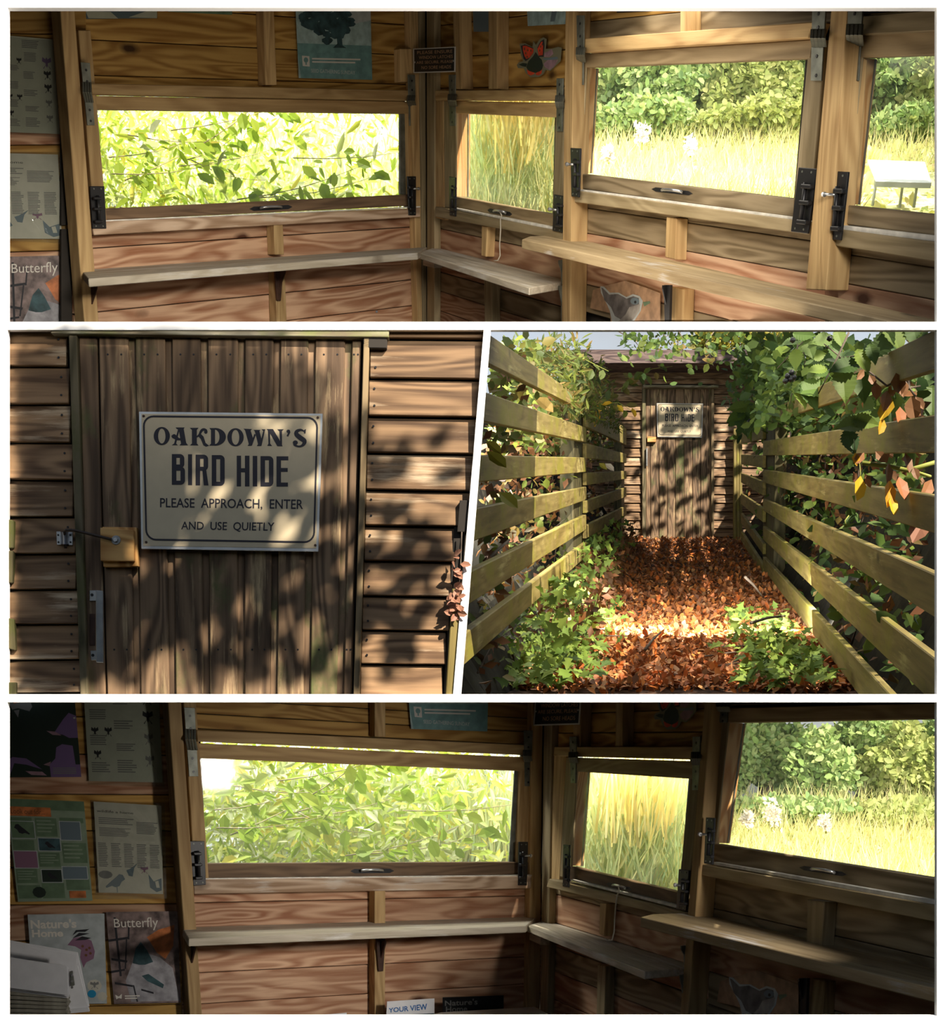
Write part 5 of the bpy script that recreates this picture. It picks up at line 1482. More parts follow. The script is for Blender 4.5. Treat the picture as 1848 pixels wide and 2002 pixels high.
q = (54, 1788, 204, 1786, 209, 1962, 66, 1964)
r = sheet('magazine', D, 'L', q, 'palegrey', 'grey magazine cover with a crested brown bird, behind the binder', 'magazine', .014)
P = lambda *p: [bil(q, x, y) for x, y in p]
text('magazine_title', "Nature's", D.pl('L'), sum((bil(q, u, v) for u, v in ((.03, .06), (.63, .055), (.63, .155), (.03, .16))), ()), .0146, M['magtitle'], r, .03)
text('magazine_title', 'Home', D.pl('L'), sum((bil(q, u, v) for u, v in ((.04, .17), (.45, .17), (.45, .25), (.04, .255))), ()), .0146, M['magtitle'], r, .03)
pr(D, 'L', r, 'bird_body_picture', [P((.50, .345), (.58, .27), (.70, .25), (.82, .30), (.86, .42), (.84, .50), (.74, .54), (.70, .6), (.66, .48), (.68, .40), (.6, .36))], 'purple', .0146)
pr(D, 'L', r, 'bird_crest_picture', [P((.57, .24), (.62, .18), (.80, .17), (.74, .2), (.64, .2)), P((.57, .27), (.66, .21), (.80, .22), (.70, .24)), P((.6, .295), (.7, .25), (.82, .27), (.74, .29))], 'ink', .0149)
pr(D, 'L', r, 'bird_speckle_picture', [[bil(q, *p) for p in ell(x, y, .02, .016, 6)] for x, y in ((.70, .36), (.75, .40), (.80, .44), (.74, .46), (.79, .38))], 'inkbrown', .0149)
pr(D, 'L', r, 'flower_picture', [[bil(q, *p) for p in ell(.84, .80, .10, .07, 9)], [bil(q, *p) for p in ell(.94, .92, .07, .05, 8)]], 'paper', .0146)
pr(D, 'L', r, 'flower_picture', insect(q, .84, .79, .06), 'inkgrey', .0149)
pr(D, 'L', r, 'logo_picture', [[bil(q, *p) for p in ell(.80, .89, .06, .045, 10)]], 'bluelogo', .0152)
butterfly_magazine(D, (207, 1783, 347, 1781.5, 354, 1960, 223, 1963), 'Butterfly magazine cover low on the left wall of the dim room')
tree_poster(D, (790, 1262, 957, 1262, 953, 1430, 804, 1425), 'lower part of a teal tree poster above the dim long window')
latch_sign(D, (1047, 1362 - 6, 1137, 1352, 1133, 1416.6, 1042.5, 1419), 'black notice about window latches across the dim room corner')
butterfly_cutout(D, lambda x, y: (1268 + x * .97, 1326 + y * 1.10), 'red and black butterfly cutout above the dim narrow window')
bird_card(D, lambda x, y: (1386 + x * 1.16, 1888 + y * 1.13), 'brown card with a grey bird under the higher shelf, dim room')

# ring binder with its papers, standing open in front of the left wall
LZ = .42
bnd = tag(empty('ring_binder', D.Lw.hit(90, 1960, .3), 'open white ring binder stuffed with papers at the lower left', 'binder'))
bar = lambda nm, q, off, th, m_, par=bnd, bev=.001: slab(nm, D.Lw, q, off, th, M[m_], par, bev, 'D')
bar('back_cover', (7, 1836, 120, 1853, 152, 1880, 174, 1968, 163, 1975, 7, 1975)[:0] or (7, 1836, 152, 1862, 175, 1968, 7, 1968), .20, .004, 'bookwhite')
bar('inner_cover', (110, 1885, 152, 1888, 173, 1972, 130, 1978), .24, .003, 'bookwhite')
bar('cover_edge', (112, 1976, 173, 1970, 175, 1978, 112, 1984), .25, .02, 'bookwhite')
# the raised top sheet and the leaves under it
for i in range(6):
    y = 1940 + i * 8.5
    bar('page_block', (7, y - 2, 128 + (i % 2) * 3, y + 6 - i * 1.4, 130 + (i % 3) * 2, y + 12.5 - i * 1.4, 7, y + 4.5), .34 + .004 * (i % 2), .10, 'bookedge')
for i, (dy, dx) in enumerate(((0, 0), (3, 3), (6, 1))):
    bar('paper_sheet', (7, 1870 + dy, 131 + dx, 1888 + dy, 133 + dx, 1946 + dy, 7, 1930 + dy), .37 - .012 * i, .0012, 'bookwhite')
bar('paper_sheet', (60, 1852, 150, 1866, 148, 1902, 118, 1884), .30, .001, 'bookwhite')
slab('ring_fitting', D.Lw, (136, 1900, 142, 1898, 146, 1926, 139, 1930), .262, .01, M['galv'], bnd, .001, 'D')
for y in (1906, 1918, 1930):
    disc('ring', D.Lw.hit(141, y, .262), D.Lw.n, .006, .006, M['steel'], bnd, 8)

# cards standing on the shelf at the bottom
TB = D.B
c1 = tag(empty('card', TB.hit(802, 1990, .16), 'white card headed YOUR VIEW in blue at the bottom edge', 'card'))
slab('sheet', TB, (755.5, 1960, 762, 1956, 849.6, 1952, 849.6, 1993, 755, 1993)[:0] or (757, 1958, 849.6, 1952, 849.6, 1993, 755, 1993), .16, .002, M['bookwhite'], c1, 0, 'D')
text('printed_title', 'YOUR VIEW', TB, (760, 1971, 835, 1962, 836, 1974, 760, 1980), .1606, M['bluetitle'], c1, .02)
polys('photo_picture', TB, [[(761, 1985), (849, 1981), (849, 1993), (761, 1993)]], .1606, M['treeink'], c1, 'D')
c2 = tag(empty('magazine', TB.hit(925, 1990, .14), 'black magazine with grey title beside the YOUR VIEW card', 'magazine'))
slab('cover', TB, (866, 1950, 985, 1946, 985, 1993, 866, 1993), .14, .002, M['signblack'], c2, 0, 'D')
text('magazine_title', "Nature's", TB, (870, 1956, 934, 1952, 934, 1964, 870, 1967), .1406, M['inkgrey'], c2, .02)
text('magazine_title', 'Home', TB, (872, 1968, 914, 1966, 914, 1978, 872, 1979), .1406, M['inkgrey'], c2, .02)
c3 = tag(empty('card', TB.hit(636, 1990, .16), 'top edge of a white card with a dark border at the bottom', 'card'))
slab('sheet', TB, (594, 1987, 678, 1980, 678, 1993, 594, 1993), .16, .002, M['bookwhite'], c3, 0, 'D')
polys('photo_picture', TB, [[(598, 1990), (675, 1984), (675, 1993), (598, 1993)]], .1606, M['treeink'], c3, 'D')
tb = tag(D.hpoly('table', [(800, 1993), (862, 1979), (1046, 1968), (1092, 1993)], D.B.hit(960, 1968, .3), .03, M['tablewhite'], None), 'pale table corner at the bottom edge of the dim room', 'table')

# ================================================================ the fenced path (middle right)
YF = 18.0
EV = ray(1326, 900)
GH = -(1055 - 900) / F * YF
LL, LR = -(1326 - 1225) / F * YF, (1440 - 1326) / F * YF


def pp(l, h, Y):
    return EV * Y + Vector((l, 0, h))


def surf(name, f, us, vs, mat, clip, label, cat, kind='structure'):
    bm = bmesh.new()
    g = [[bm.verts.new(f(u, v)) for v in vs] for u in us]
    for i in range(len(us) - 1):
        for j in range(len(vs) - 1):
            bm.faces.new((g[i][j], g[i + 1][j], g[i + 1][j + 1], g[i][j + 1]))
    for n in PAN[clip] if clip else []:
        bmesh.ops.bisect_plane(bm, geom=bm.verts[:] + bm.edges[:] + bm.faces[:], plane_co=(0, 0, 0), plane_no=-n, clear_outer=True)
    me = bpy.data.meshes.new(name); bm.to_mesh(me); bm.free(); me.materials.append(mat)
    return tag(link(bpy.data.objects.new(name, me), Matrix.Identity(4), None), label, cat, kind=kind)


r3 = random.Random(3)
lin_ = lambda a, b, n: [a + (b - a) * i / n for i in range(n + 1)]
ground = surf('ground', lambda l, Y: pp(l, GH + .02 * math.sin(l * 9 + Y * 3) * math.sin(Y * 2.1 + l), Y), lin_(-1.5, 2.2, 20), lin_(4.2, 18.2, 60), M['soil'], 'C', 'leaf covered path leading up to the closed hide door', 'path')
surf('ground', lambda t, Y: pp(-.72 - .55 * math.sin(min(t, 1.5)) - .25 * t, GH - .05 + 1.25 * t + .06 * math.sin(Y * 5 + t * 3), Y), lin_(0, 1.25, 10), lin_(4.2, 18.0, 50), M['bank'], 'C', 'dark hedge backing added for the shade in the left hedge', 'bank')
surf('ground', lambda t, Y: pp(.84 + .5 * math.sin(min(t, 1.5)) + .25 * t, GH - .05 + 1.3 * t + .06 * math.sin(Y * 5 + t * 3), Y), lin_(0, 1.3, 10), lin_(3.8, 18.0, 50), M['bank'], 'C', 'dark hedge backing added for the shade in the right brambles', 'bank')

FL = Pl(pp(LL, 0, YF), EV, (0, 0, 1)); FRt = Pl(pp(LR, 0, YF), EV, (0, 0, 1))


def ln(a, b):
    return lambda x: a[1] + (b[1] - a[1]) * (x - a[0]) / (b[0] - a[0])


def rails(pl, parent, rows, x0, x1, off=.0):
    for i, (t, b) in enumerate(rows):
        T_, B_ = ln(*t), ln(*b)
        slab('fence_board', pl, (x0, T_(x0), x1, T_(x1), x1, B_(x1), x0, B_(x0)), off + .003 * (i % 2), .032, M['fence'], parent, .004, 'C')


fl = tag(empty('fence', pp(LL, GH, 8), 'left fence of wide mossy boards with a gap showing brown leaves', 'fence'))
rails(FL, fl, [(((961, 655.6), (1146, 784)), ((958.4, 712.7), (1148, 806.2))), (((952, 767), (1146.8, 836)), ((948, 824.4), (1145.5, 864.7))),
               (((942.9, 889.4), (1146.8, 894.5)), ((939, 942.6), (1145.5, 923))), (((933.8, 993), (1145.5, 951.7)), ((929, 1057.5), (1145.5, 977.7))),
               (((925, 1114.7), (1144.5, 1006.9)), ((917, 1182), (1144.5, 1036.8))), (((914.7, 1234), (1143, 1062.7)), ((907, 1301.7), (1140.6, 1093.9)))], 880, 1146.5)
rails(FL, fl, [(((1146, 784), (1225, 838)), ((1148, 806.5), (1225, 846))), (((1148, 806.8), (1224.7, 846)), ((1148, 834.8), (1224.7, 869.9))), (((1149, 867), (1223, 886.8)), ((1149, 895.8), (1223, 905))),
               (((1149, 924), (1224.7, 920.5)), ((1146.8, 949), (1224.7, 936))), (((1146.8, 979), (1223, 953)), ((1146.8, 1003.6), (1224.7, 971))),
               (((1145.8, 1027.7), (1222.5, 990)), ((1145.8, 1053.6), (1222.5, 1009.5)))], 1147, 1225)
slab('fence_post', FL, (1124, 760, 1147, 776, 1143, 1116, 1121, 1128), -.034, .10, M['fencepost'], fl, .004, 'C')
slab('fence_post', FL, (1216, 836, 1224, 842, 1223, 1040, 1215, 1046), -.034, .10, M['fencepost'], fl, .004, 'C')
fr = tag(empty('fence', pp(LR, GH, 8), 'right fence of wide yellow green boards under the brambles', 'fence'))
rails(FRt, fr, [(((1497.7, 806), (1832, 642)), ((1497.7, 828.3), (1832, 722))), (((1495, 862), (1832.7, 810)), ((1495, 890.6), (1832.7, 885.5))),
                (((1492.5, 917.9), (1832.7, 969.9)), ((1493.8, 943.9), (1832.7, 1044.5))), (((1526, 990), (1832.7, 1125)), ((1495, 1000), (1832.7, 1210.8))),
                (((1492.5, 1029), (1832.7, 1291.3)), ((1492.5, 1055), (1804, 1356))), (((1490, 1086), (1738, 1356)), ((1490, 1109.5), (1677, 1356)))], 1492, 1846)
rails(FRt, fr, [(((1453.5, 842), (1496, 822)), ((1453.5, 867), (1496, 857))), (((1454.8, 889), (1493.8, 890.6)), ((1454.8, 909), (1493.8, 915))),
                (((1453.5, 927), (1493.8, 942.6)), ((1453.5, 946), (1493.8, 970))), (((1452, 967), (1490, 993)), ((1452, 988), (1490, 1020))),
                (((1453.5, 1009.5), (1488.6, 1059)), ((1453.5, 1029), (1488.6, 1079.6))), (((1451, 1042), (1487, 1098)), ((1451, 1060), (1487, 1120)))], 1449, 1491.5)
slab('fence_post', FRt, (1495, 800, 1516, 792, 1512, 1160, 1491, 1136), -.034, .10, M['fencepost'], fr, .004, 'C')
BW = Pl((0, 18.15, 0), (1, 0, 0), (0, 0, 1))
for x0, x1 in ((1435, 1440.5), (1441, 1446), (1446.5, 1451.5)):
    slab('fence_post', BW, (x0, 838, x1, 838, x1, 1060, x0, 1060), .12 + .0 * x0, .06, M['fence'], fr, .004, 'C')

# the hide at the end of the path
hw = tag(poly('wall_front', BW, [(1100, 684), (1560, 684), (1560, 1075), (1100, 1075)], -.03, .02, M['dark'], None, 'C'), 'distant brown board wall of the hide at the path end', 'wall', kind='structure')
ys = [749, 767, 784.5, 803, 821.5, 839.5, 857, 875, 893, 911, 929, 947, 965, 983, 1000, 1017, 1034, 1051, 1068]
for i in range(len(ys) - 1):
    slab('plank', BW, (1130, ys[i] + .9, 1256, ys[i] + .9, 1256, ys[i + 1] - .2, 1130, ys[i + 1] - .2), 0, .02, M['hide'], hw, .002, 'C', tilt=.02)
ys = [733, 751.7, 770, 789, 807.5, 826, 844, 862, 879.5, 897, 914, 931, 949, 966, 983, 1000, 1016, 1033, 1050, 1066]
for i in range(len(ys) - 1):
    slab('plank', BW, (1396, ys[i] + .9, 1545, ys[i] + .9, 1545, ys[i + 1] - .2, 1396, ys[i + 1] - .2), 0, .02, M['hide'], hw, .002, 'C', tilt=.02)
for y0, y1 in ((712, 727), (727, 741), (741, 751)):
    slab('plank', BW, (1130, y0, 1545, y0, 1545, y1 - .6, 1130, y1 - .6), 0.01, .02, M['hide'], hw, .002, 'C', tilt=.01)
slab('frame_post', BW, (1256, 750, 1263, 750, 1263, 1066, 1256, 1066), .03, .05, M['frameg'], hw, .003, 'C')
slab('frame_post', BW, (1391, 752, 1396.5, 752, 1396.5, 1066, 1391, 1066), .03, .05, M['framet'], hw, .003, 'C')
slab('drip_board', BW, (1258, 752.5, 1405, 753, 1405, 757.5, 1258, 757), .10, .12, M['lintel'], hw, .003, 'C')
rf = tag(slab('roof', BW, (1130, 683, 1545, 684.5, 1545, 710.5, 1130, 710), .45, .5, M['fascia'], None, .004, 'C', 'h'), 'flat roof edge board of the distant hide, purple brown', 'roof', kind='structure')
dd = tag(poly('door_2', BW, [(1263, 757), (1391, 757), (1391, 1062), (1263, 1062)], -.012, .01, M['dark'], None, 'C'), 'distant vertical board door at the end of the leafy path', 'door', kind='structure')
xs = [1263, 1272, 1289, 1305, 1321, 1338, 1354, 1370, 1386, 1391]
for i in range(9):
    slab('plank', BW, (xs[i] + .4, 757, xs[i + 1] - .4, 757, xs[i + 1] - .4, 1058, xs[i] + .4, 1058), 0.002 * (i % 2), .02, M['door'], dd, .004, 'C')
slab('latch_block', BW, (1266, 853, 1283, 854, 1283, 864, 1266, 864), .05, .04, M['ply'], dd, .002)
slab('handle', BW, (1263.5, 876, 1266.5, 876, 1266.5, 911, 1263.5, 911), .06, .02, M['steelgrey'], dd, .002)
make_sign(BW, lambda x, y: (1284.4 + (x - 271.5) * .2518, 788 + (y - 804.5) * .2470), .03, 'small distant cream sign on the door at the path end')

# ---------------------------------------------------------------- hedges, brambles, trees
U = lambda a, b, n: RNG.uniform(a, b, n)
EVn = np.array(tuple(EV))


def strip(n, l0, l1, h0, h1, Y0, Y1, top=None):
    """points in a strip along the path; nearer parts denser in the picture are sampled evenly in 1/Y"""
    Y = 1 / U(1 / Y1, 1 / Y0, n) if n else np.zeros(0)
    l = U(l0, l1, n); h = h0 + (h1 - h0) * RNG.random(n)
    if top is not None:
        h = h0 + (top(Y) - h0) * RNG.random(n)
    P = EVn[None, :] * Y[:, None]
    P[:, 0] += l; P[:, 2] += h
    return P


topL = lambda Y: .72 + .16 * np.sin(Y * 1.7) + .10 * np.sin(Y * 4.1) - .25 * np.clip((Y - 13) / 4, 0, 1)
hd = tag(empty('hedge', pp(-1.1, GH, 10), 'tangled hedge of small green leaves behind the left fence', 'hedge'))
for nm, kind, n, args, sz, m_ in (('foliage', 'oval', 5200, (-1.5, -.80, .1, .9, 4.4, 17, topL), .075, 'hedge'), ('foliage', 'small', 5000, (-1.45, -.76, -1.0, .5, 4.4, 17.5), .065, 'hedgedry'),
                                  ('foliage', 'oval', 1500, (-1.2, -.74, -1.0, .6, 4.4, 17.5), .06, 'hedge'), ('foliage', 'willow', 3600, (-1.05, -.62, .30, .95, 8, 15, lambda Y: topL(Y) + .06), .07, 'hedge')):
    o = foliage(nm, kind, strip(n, *args), sz, M[m_], hd, 'C', nbias=(.5, -.7, .6)); tag(o, kind='stuff')
rt = random.Random(9)
for k in range(46):
    Y = rt.uniform(4.6, 15); p = pp(rt.uniform(-1.2, -.76), rt.uniform(-.95, .75), Y)
    d = Vector((rt.uniform(-.2, .3), rt.uniform(-.6, .6), rt.uniform(-.2, .7))) * rt.uniform(.4, .9)
    if inpanel(np.array([tuple(p), tuple(p + d)]), 'C', .03).all():
        tube('twig', [p, p + d * .5 + Vector((0, 0, .05)), p + d], .005, M['twig'], hd, 5, taper=.4)
# trailing sprays hanging over the top of the left fence, and bright single leaves
for (x, y, Y, s, n) in ((1235, 745, 13.5, .5, 16), (1090, 705, 9, .42, 20), (1175, 790, 11, .35, 16), (1010, 690, 6.5, .3, 14)):
    sp_ = tag(empty('hedge_spray', at(x, y, Y), {1235: 'long light green spray reaching over the hide boards', 1090: 'leafy spray above the middle of the left fence', 1175: 'yellowing spray drooping at the far end of the left fence', 1010: 'broad leaf spray above the near end of the left fence'}[x], 'branch', 'sprays over the left fence'))
    a = at(x, y, Y); b = a + Vector((s * .8, -.1, .12 if x == 1235 else -.1)); m0 = a - Vector((s * .3, 0, .1))
    tube('stem', [m0, a, (a + b) / 2 + Vector((0, 0, .05)), b], .004, M['stemgreen'], sp_, 5, taper=.4)
    for k in range(n):
        t = k / n; c = m0.lerp(a, min(1, t * 2)) if t < .5 else a.lerp(b, t * 2 - 1) + Vector((0, 0, .04 * math.sin(t * 3)))
        leaf_obj('leaf', 'oval', c + Vector((rt.uniform(-.03, .03), rt.uniform(-.03, .03), rt.uniform(-.04, .04))), rt.uniform(.07, .11) * Y / 11, (rt.uniform(-.6, 1), -.2, rt.uniform(-1, .6)), (rt.uniform(-.4, .6), -1, rt.uniform(.2, 1)), M['yellowleaf'] if (x == 1175 and k % 3 == 0) else M['hedge'], sp_)
for (x, y, s, Y, mk, lb) in ((950, 862, .07, 4.6, 'autumn', 'bright lime leaf above the third left board'), (952, 882, .09, 4.6, 'autumn', 'large lime leaf hanging by the third left board'), (1171, 905, .09, 11.0, 'autumn', 'small yellow green leaf between far left boards'), (1183, 906, .10, 11.0, 'flower', 'small pale pink leaf between far left boards'),
                             (975, 962, .10, 5.2, 'autumn', 'yellow leaf resting on the fourth left board'), (1046, 776, .14, 7.6, 'hedge', 'green leaf cluster tip in the upper gap of left boards')):
    lf = leaf_obj('leaf', 'oval', at(x, y, Y), s, (.6, -.1, -.5), (.2, -1, .5), M[mk]); tag(lf, lb, 'leaf', 'single leaves on the left fence')

topR = lambda Y: .62 + .55 * np.clip((Y - 5) / 8, 0, 1) + .15 * np.sin(Y * 2.3)
bu = tag(empty('bramble', pp(1.2, GH, 8), 'dense bramble bank with dark leaves behind the right fence', 'bramble'))
for nm, kind, n, args, sz, m_ in (('foliage', 'tooth', 1500, (.86, 1.7, .1, .9, 3.9, 16, topR), .12, 'bramble'), ('foliage', 'small', 3200, (.86, 1.6, -1.0, .5, 3.9, 17), .07, 'hedgedry'),
                                  ('foliage', 'oval', 2600, (.84, 1.5, -1.0, .6, 3.9, 17), .085, 'bramble'), ('foliage', 'oval', 2200, (.55, 1.3, .25, .9, 8.5, 15.5, lambda Y: .35 + .06 * Y), .09, 'bramble')):
    o = foliage(nm, kind, strip(n, *args), sz, M[m_], bu, 'C', nbias=(-.5, -.8, .5)); tag(o, kind='stuff')
for k in range(40):
    Y = rt.uniform(4.2, 13); p = pp(rt.uniform(.86, 1.3), rt.uniform(-.95, .6), Y)
    d = Vector((rt.uniform(-.3, .2), rt.uniform(-.6, .6), rt.uniform(-.3, .6))) * rt.uniform(.4, .9)
    if inpanel(np.array([tuple(p), tuple(p + d)]), 'C', .03).all():
        tube('bramble_stem', [p, p + d * .5 + Vector((0, 0, .06)), p + d], .006, M['twig'], bu, 5, taper=.5)
# large bramble leaves near the lens, each its own
bl = tag(empty('bramble', pp(.6, .4, 5), 'near bramble spray of big toothed leaves over the right fence', 'bramble'))
big = [(1745, 652, 70, 'd'), (1725, 668, 60, 'u'), (1790, 655, 66, 'd'), (1815, 670, 50, 'd'), (1655, 715, 62, 'l'), (1682, 705, 50, 'd'), (1655, 745, 70, 'd'), (1690, 752, 60, 'd'), (1590, 765, 70, 'l'), (1575, 775, 60, 'd'), (1560, 770, 54, 'd'),
       (1668, 832, 60, 'l'), (1690, 822, 50, 'r'), (1660, 862, 50, 'd'), (1830, 780, 60, 'd'), (1822, 815, 56, 'd'), (1630, 690, 46, 'd'), (1705, 690, 40, 'd'), (1600, 725, 40, 'l'), (1540, 745, 44, 'l'), (1520, 720, 40, 'd'), (1490, 730, 42, 'd'), (1470, 725, 42, 'l'), (1485, 712, 40, 'r'), (1500, 750, 40, 'd'), (1515, 770, 42, 'd'),
       (1448, 800, 46, 'l'), (1460, 815, 44, 'd'), (1440, 812, 40, 'l'), (1452, 828, 46, 'd'), (1470, 800, 40, 'r'), (1560, 700, 40, 'd'), (1535, 690, 36, 'l'), (1580, 680, 40, 'd'), (1610, 665, 44, 'l'), (1640, 660, 40, 'd'), (1550, 668, 40, 'l'), (1570, 655, 40, 'r')]
for (x, y, s, o_) in big:
    Y = 5.0 if x > 1640 else (7.5 if x > 1540 else 11.5)
    d = {'d': (.15, -.2, -1), 'u': (.3, -.2, .8), 'l': (-1, -.2, -.35), 'r': (1, -.2, -.2)}[o_]
    p = at(x, y, Y) - Vector(d).normalized() * s / F * Y * .5
    leaf_obj('leaf', 'tooth', p, s / F * Y * 1.15, (d[0] + rt.uniform(-.25, .25), d[1], d[2] + rt.uniform(-.2, .2)), (rt.uniform(-.5, .4), -1, rt.uniform(.1, .8)), M['bramble'], bl)
for a, b, Y in (((1832, 690), (1640, 700), 5.1), ((1590, 650), (1520, 720), 7.6), ((1560, 660), (1545, 790), 7.6), ((1660, 650), (1600, 770), 5.1), ((1480, 700), (1455, 830), 11.6)):
    tube('stem', [at(*a, Y), at((a[0] + b[0]) / 2 + 6, (a[1] + b[1]) / 2 - 8, Y), at(*b, Y)], .0045, M['twig'], bl, 5, taper=.5)
for x, y, Y in ((1540, 735, 7.5), (1546, 742, 7.5), (1548, 728, 7.5), (1536, 745, 7.5), (1552, 738, 7.5), (1466, 825, 11), (1622, 662, 5.1), (1550, 665, 7.4)):
    bm = bmesh.new(); bmesh.ops.create_icosphere(bm, subdivisions=1, radius=.017 * Y / 7)
    finish('blackberry', bm, M['signblack'], bl, Matrix.Translation(at(x, y, Y - .05)), smooth=True)
# withered leaves hanging on the near right boards
ws = tag(empty('withered_bramble', pp(.55, .1, 4.8), 'withered bramble stem with hanging brown leaves before the right fence', 'branch'))
tube('stem', [at(1700, 727, 4.9), at(1735, 755, 4.85), at(1765, 735, 4.8), at(1770, 760, 4.8), at(1800, 755, 4.8)], .004, M['twig'], ws, 5)
tube('stem', [at(1762, 735, 4.8), at(1790, 775, 4.8), at(1800, 800, 4.8)], .004, M['twig'], ws, 5)
for (x, y, s, dx, m_) in ((1713, 765, 34, 0, 'deadleaf'), (1735, 785, 44, -.2, 'deadleaf'), (1752, 752, 46, .2, 'deadleaf'), (1765, 760, 36, 0, 'deadleaf'), (1782, 800, 52, .1, 'deadleaf'), (1745, 805, 50, -.6, 'yellowleaf'), (1728, 835, 34, -.3, 'yellowleaf'), (1760, 815, 40, 0, 'deadleaf'), (1775, 700, 52, .5, 'deadleaf'), (1790, 790, 30, .6, 'deadleaf'), (1690, 735, 26, -.7, 'deadleaf'), (1700, 745, 24, .5, 'deadleaf')):
    leaf_obj('leaf', 'oval', at(x, y - s / 2, 4.75), s / F * 4.8, (dx, -.15, -1 if m_ != 'x' else 1), (rt.uniform(-.8, .8), -1, rt.uniform(-.2, .6)), M[m_], ws)
ys_ = tag(empty('withered_bramble', pp(.5, -.2, 4.7), 'yellow green stem with hanging orange and yellow leaves on right boards', 'branch'))
tube('stem', [at(1686, 905, 4.7), at(1740, 912, 4.7), at(1776, 920, 4.65), at(1836, 902, 4.6)], .008, M['stemgreen'], ys_, 6)
tube('stem', [at(1776, 918, 4.66), at(1820, 932, 4.6)], .006, M['stemgreen'], ys_, 6)
for (x, y, s, dx, m_) in ((1683, 955, 50, -.15, 'yellowleaf'), (1740, 965, 56, -.1, 'yellowleaf'), (1742, 988, 40, .15, 'yellowleaf'), (1692, 945, 22, .5, 'deadleaf'), (1738, 925, 40, -.1, 'deadleaf'), (1755, 955, 50, .3, 'deadleaf'), (1770, 905, 40, .2, 'deadleaf'), (1786, 926, 26, .3, 'deadleaf'), (1822, 960, 46, -.5, 'deadleaf'), (1818, 1035, 70, -.6, 'pinkdead'), (1690, 900, 30, -.9, 'deadleaf'), (1712, 897, 30, .9, 'deadleaf'), (1672, 898, 26, .1, 'yellowleaf')):
    leaf_obj('leaf', 'oval', at(x, y - s / 2, 4.55), s / F * 4.7, (dx, -.15, -1), (rt.uniform(-.8, .8), -1, rt.uniform(-.2, .6)), M[m_], ys_)
    if m_ == 'yellowleaf': tube('leaf_stalk', [at(x, y - s / 2, 4.55), at(x - 2, y - s / 2 - 26, 4.6)], .0015, M['stemgreen'], ys_, 4)
tube('stem', [at(1655, 1030, 5.4), at(1652, 1018, 5.4), at(1660, 1008, 5.4)], .003, M['stemgreen'], ys_, 4)
for q_ in ((1640, 1034, 34, .9), (1650, 1024, 26, .3), (1662, 1030, 30, 1)):
    leaf_obj('leaf', 'willow', at(q_[0], q_[1], 5.4), q_[2] / F * 5.4 * 1.3, (q_[3], 0, .25), (0, -1, .8), M['bramble'], ys_)

# hanging canopy at the top, and trees beyond the roof
cn = tag(empty('overhanging_branch', at(1330, 650, 9), 'overhanging leafy branch across the top above the hide roof', 'branch'))
n = 420
Pc = np.array([tuple(at(RNG.uniform(1215, 1460), 640 + 36 * abs(RNG.normal()) * (1 if RNG.random() < .7 else .4), RNG.uniform(8.5, 10))) for _ in range(n)])
o = foliage('foliage', 'oval', Pc, .055, M['bramble'], cn, 'C'); tag(o, kind='stuff')
for pts_ in (((1200, 640), (1240, 662), (1262, 690)), ((1400, 640), (1380, 668), (1395, 712)), ((1325, 640), (1338, 664), (1334, 690)), ((1290, 640), (1300, 655), (1320, 650))):
    tube('stem', [at(x, y + 3, 9.2) for x, y in pts_], .004, M['twig'], cn, 5, 'C', .5)
for k in range(26):
    b_, c_ = rt.choice((((1240, 662), (1262, 690)), ((1380, 668), (1396, 716)), ((1338, 664), (1334, 690))))
    t = rt.random(); x = lerp(b_[0], c_[0], t) + rt.uniform(-9, 9); y = lerp(b_[1], c_[1], t) + rt.uniform(-6, 8)
    leaf_obj('leaf', 'oval', at(x, y, 9.15), rt.uniform(.05, .075), (rt.uniform(-1, 1), 0, rt.uniform(-1, .3)), (rt.uniform(-.4, .4), -1, .4), M['hedge'], cn)
for (x, y, rx, lb) in ((1395, 668, 42, 'yellow autumn tree crown just behind the roof, left of two'), (1500, 655, 70, 'yellow autumn tree crown behind the roof, right of two')):
    tr = tag(empty('tree', at(x, 720, 27), lb, 'tree'))
    tube('trunk', [at(x, 1030, 27), at(x + 3, 700, 27), at(x, 655, 27)], .08, M['twig'], tr, 6)
    N_ = 2600; V0 = rdir(N_) * (RNG.random(N_) ** .33)[:, None]
    P0 = np.array(tuple(at(x, y, 27))) + V0 * np.array((rx / F * 27, .5, 34 / F * 27))
    o = foliage('crown', 'small', P0, .085, M['autumn'], tr, 'C')
for k, (x, h) in enumerate(((1262, 670), (1283, 660), (1322, 664))):
    tr = tag(empty('sapling', at(x, 700, 24), '%s thin sapling showing above the far hide roof' % ('leftmost', 'middle', 'rightmost')[k], 'tree', 'saplings above the roof'))
    tube('trunk', [at(x, 1040, 24), at(x + 4, h, 24)], .02, M['twig'], tr, 5, taper=.4)
    Ps = np.array([tuple(at(x + RNG.normal() * 7, RNG.uniform(h, 694), 24)) for _ in range(46)])
    foliage('foliage', 'small', Ps, .08, M['autumn'], tr, 'C')

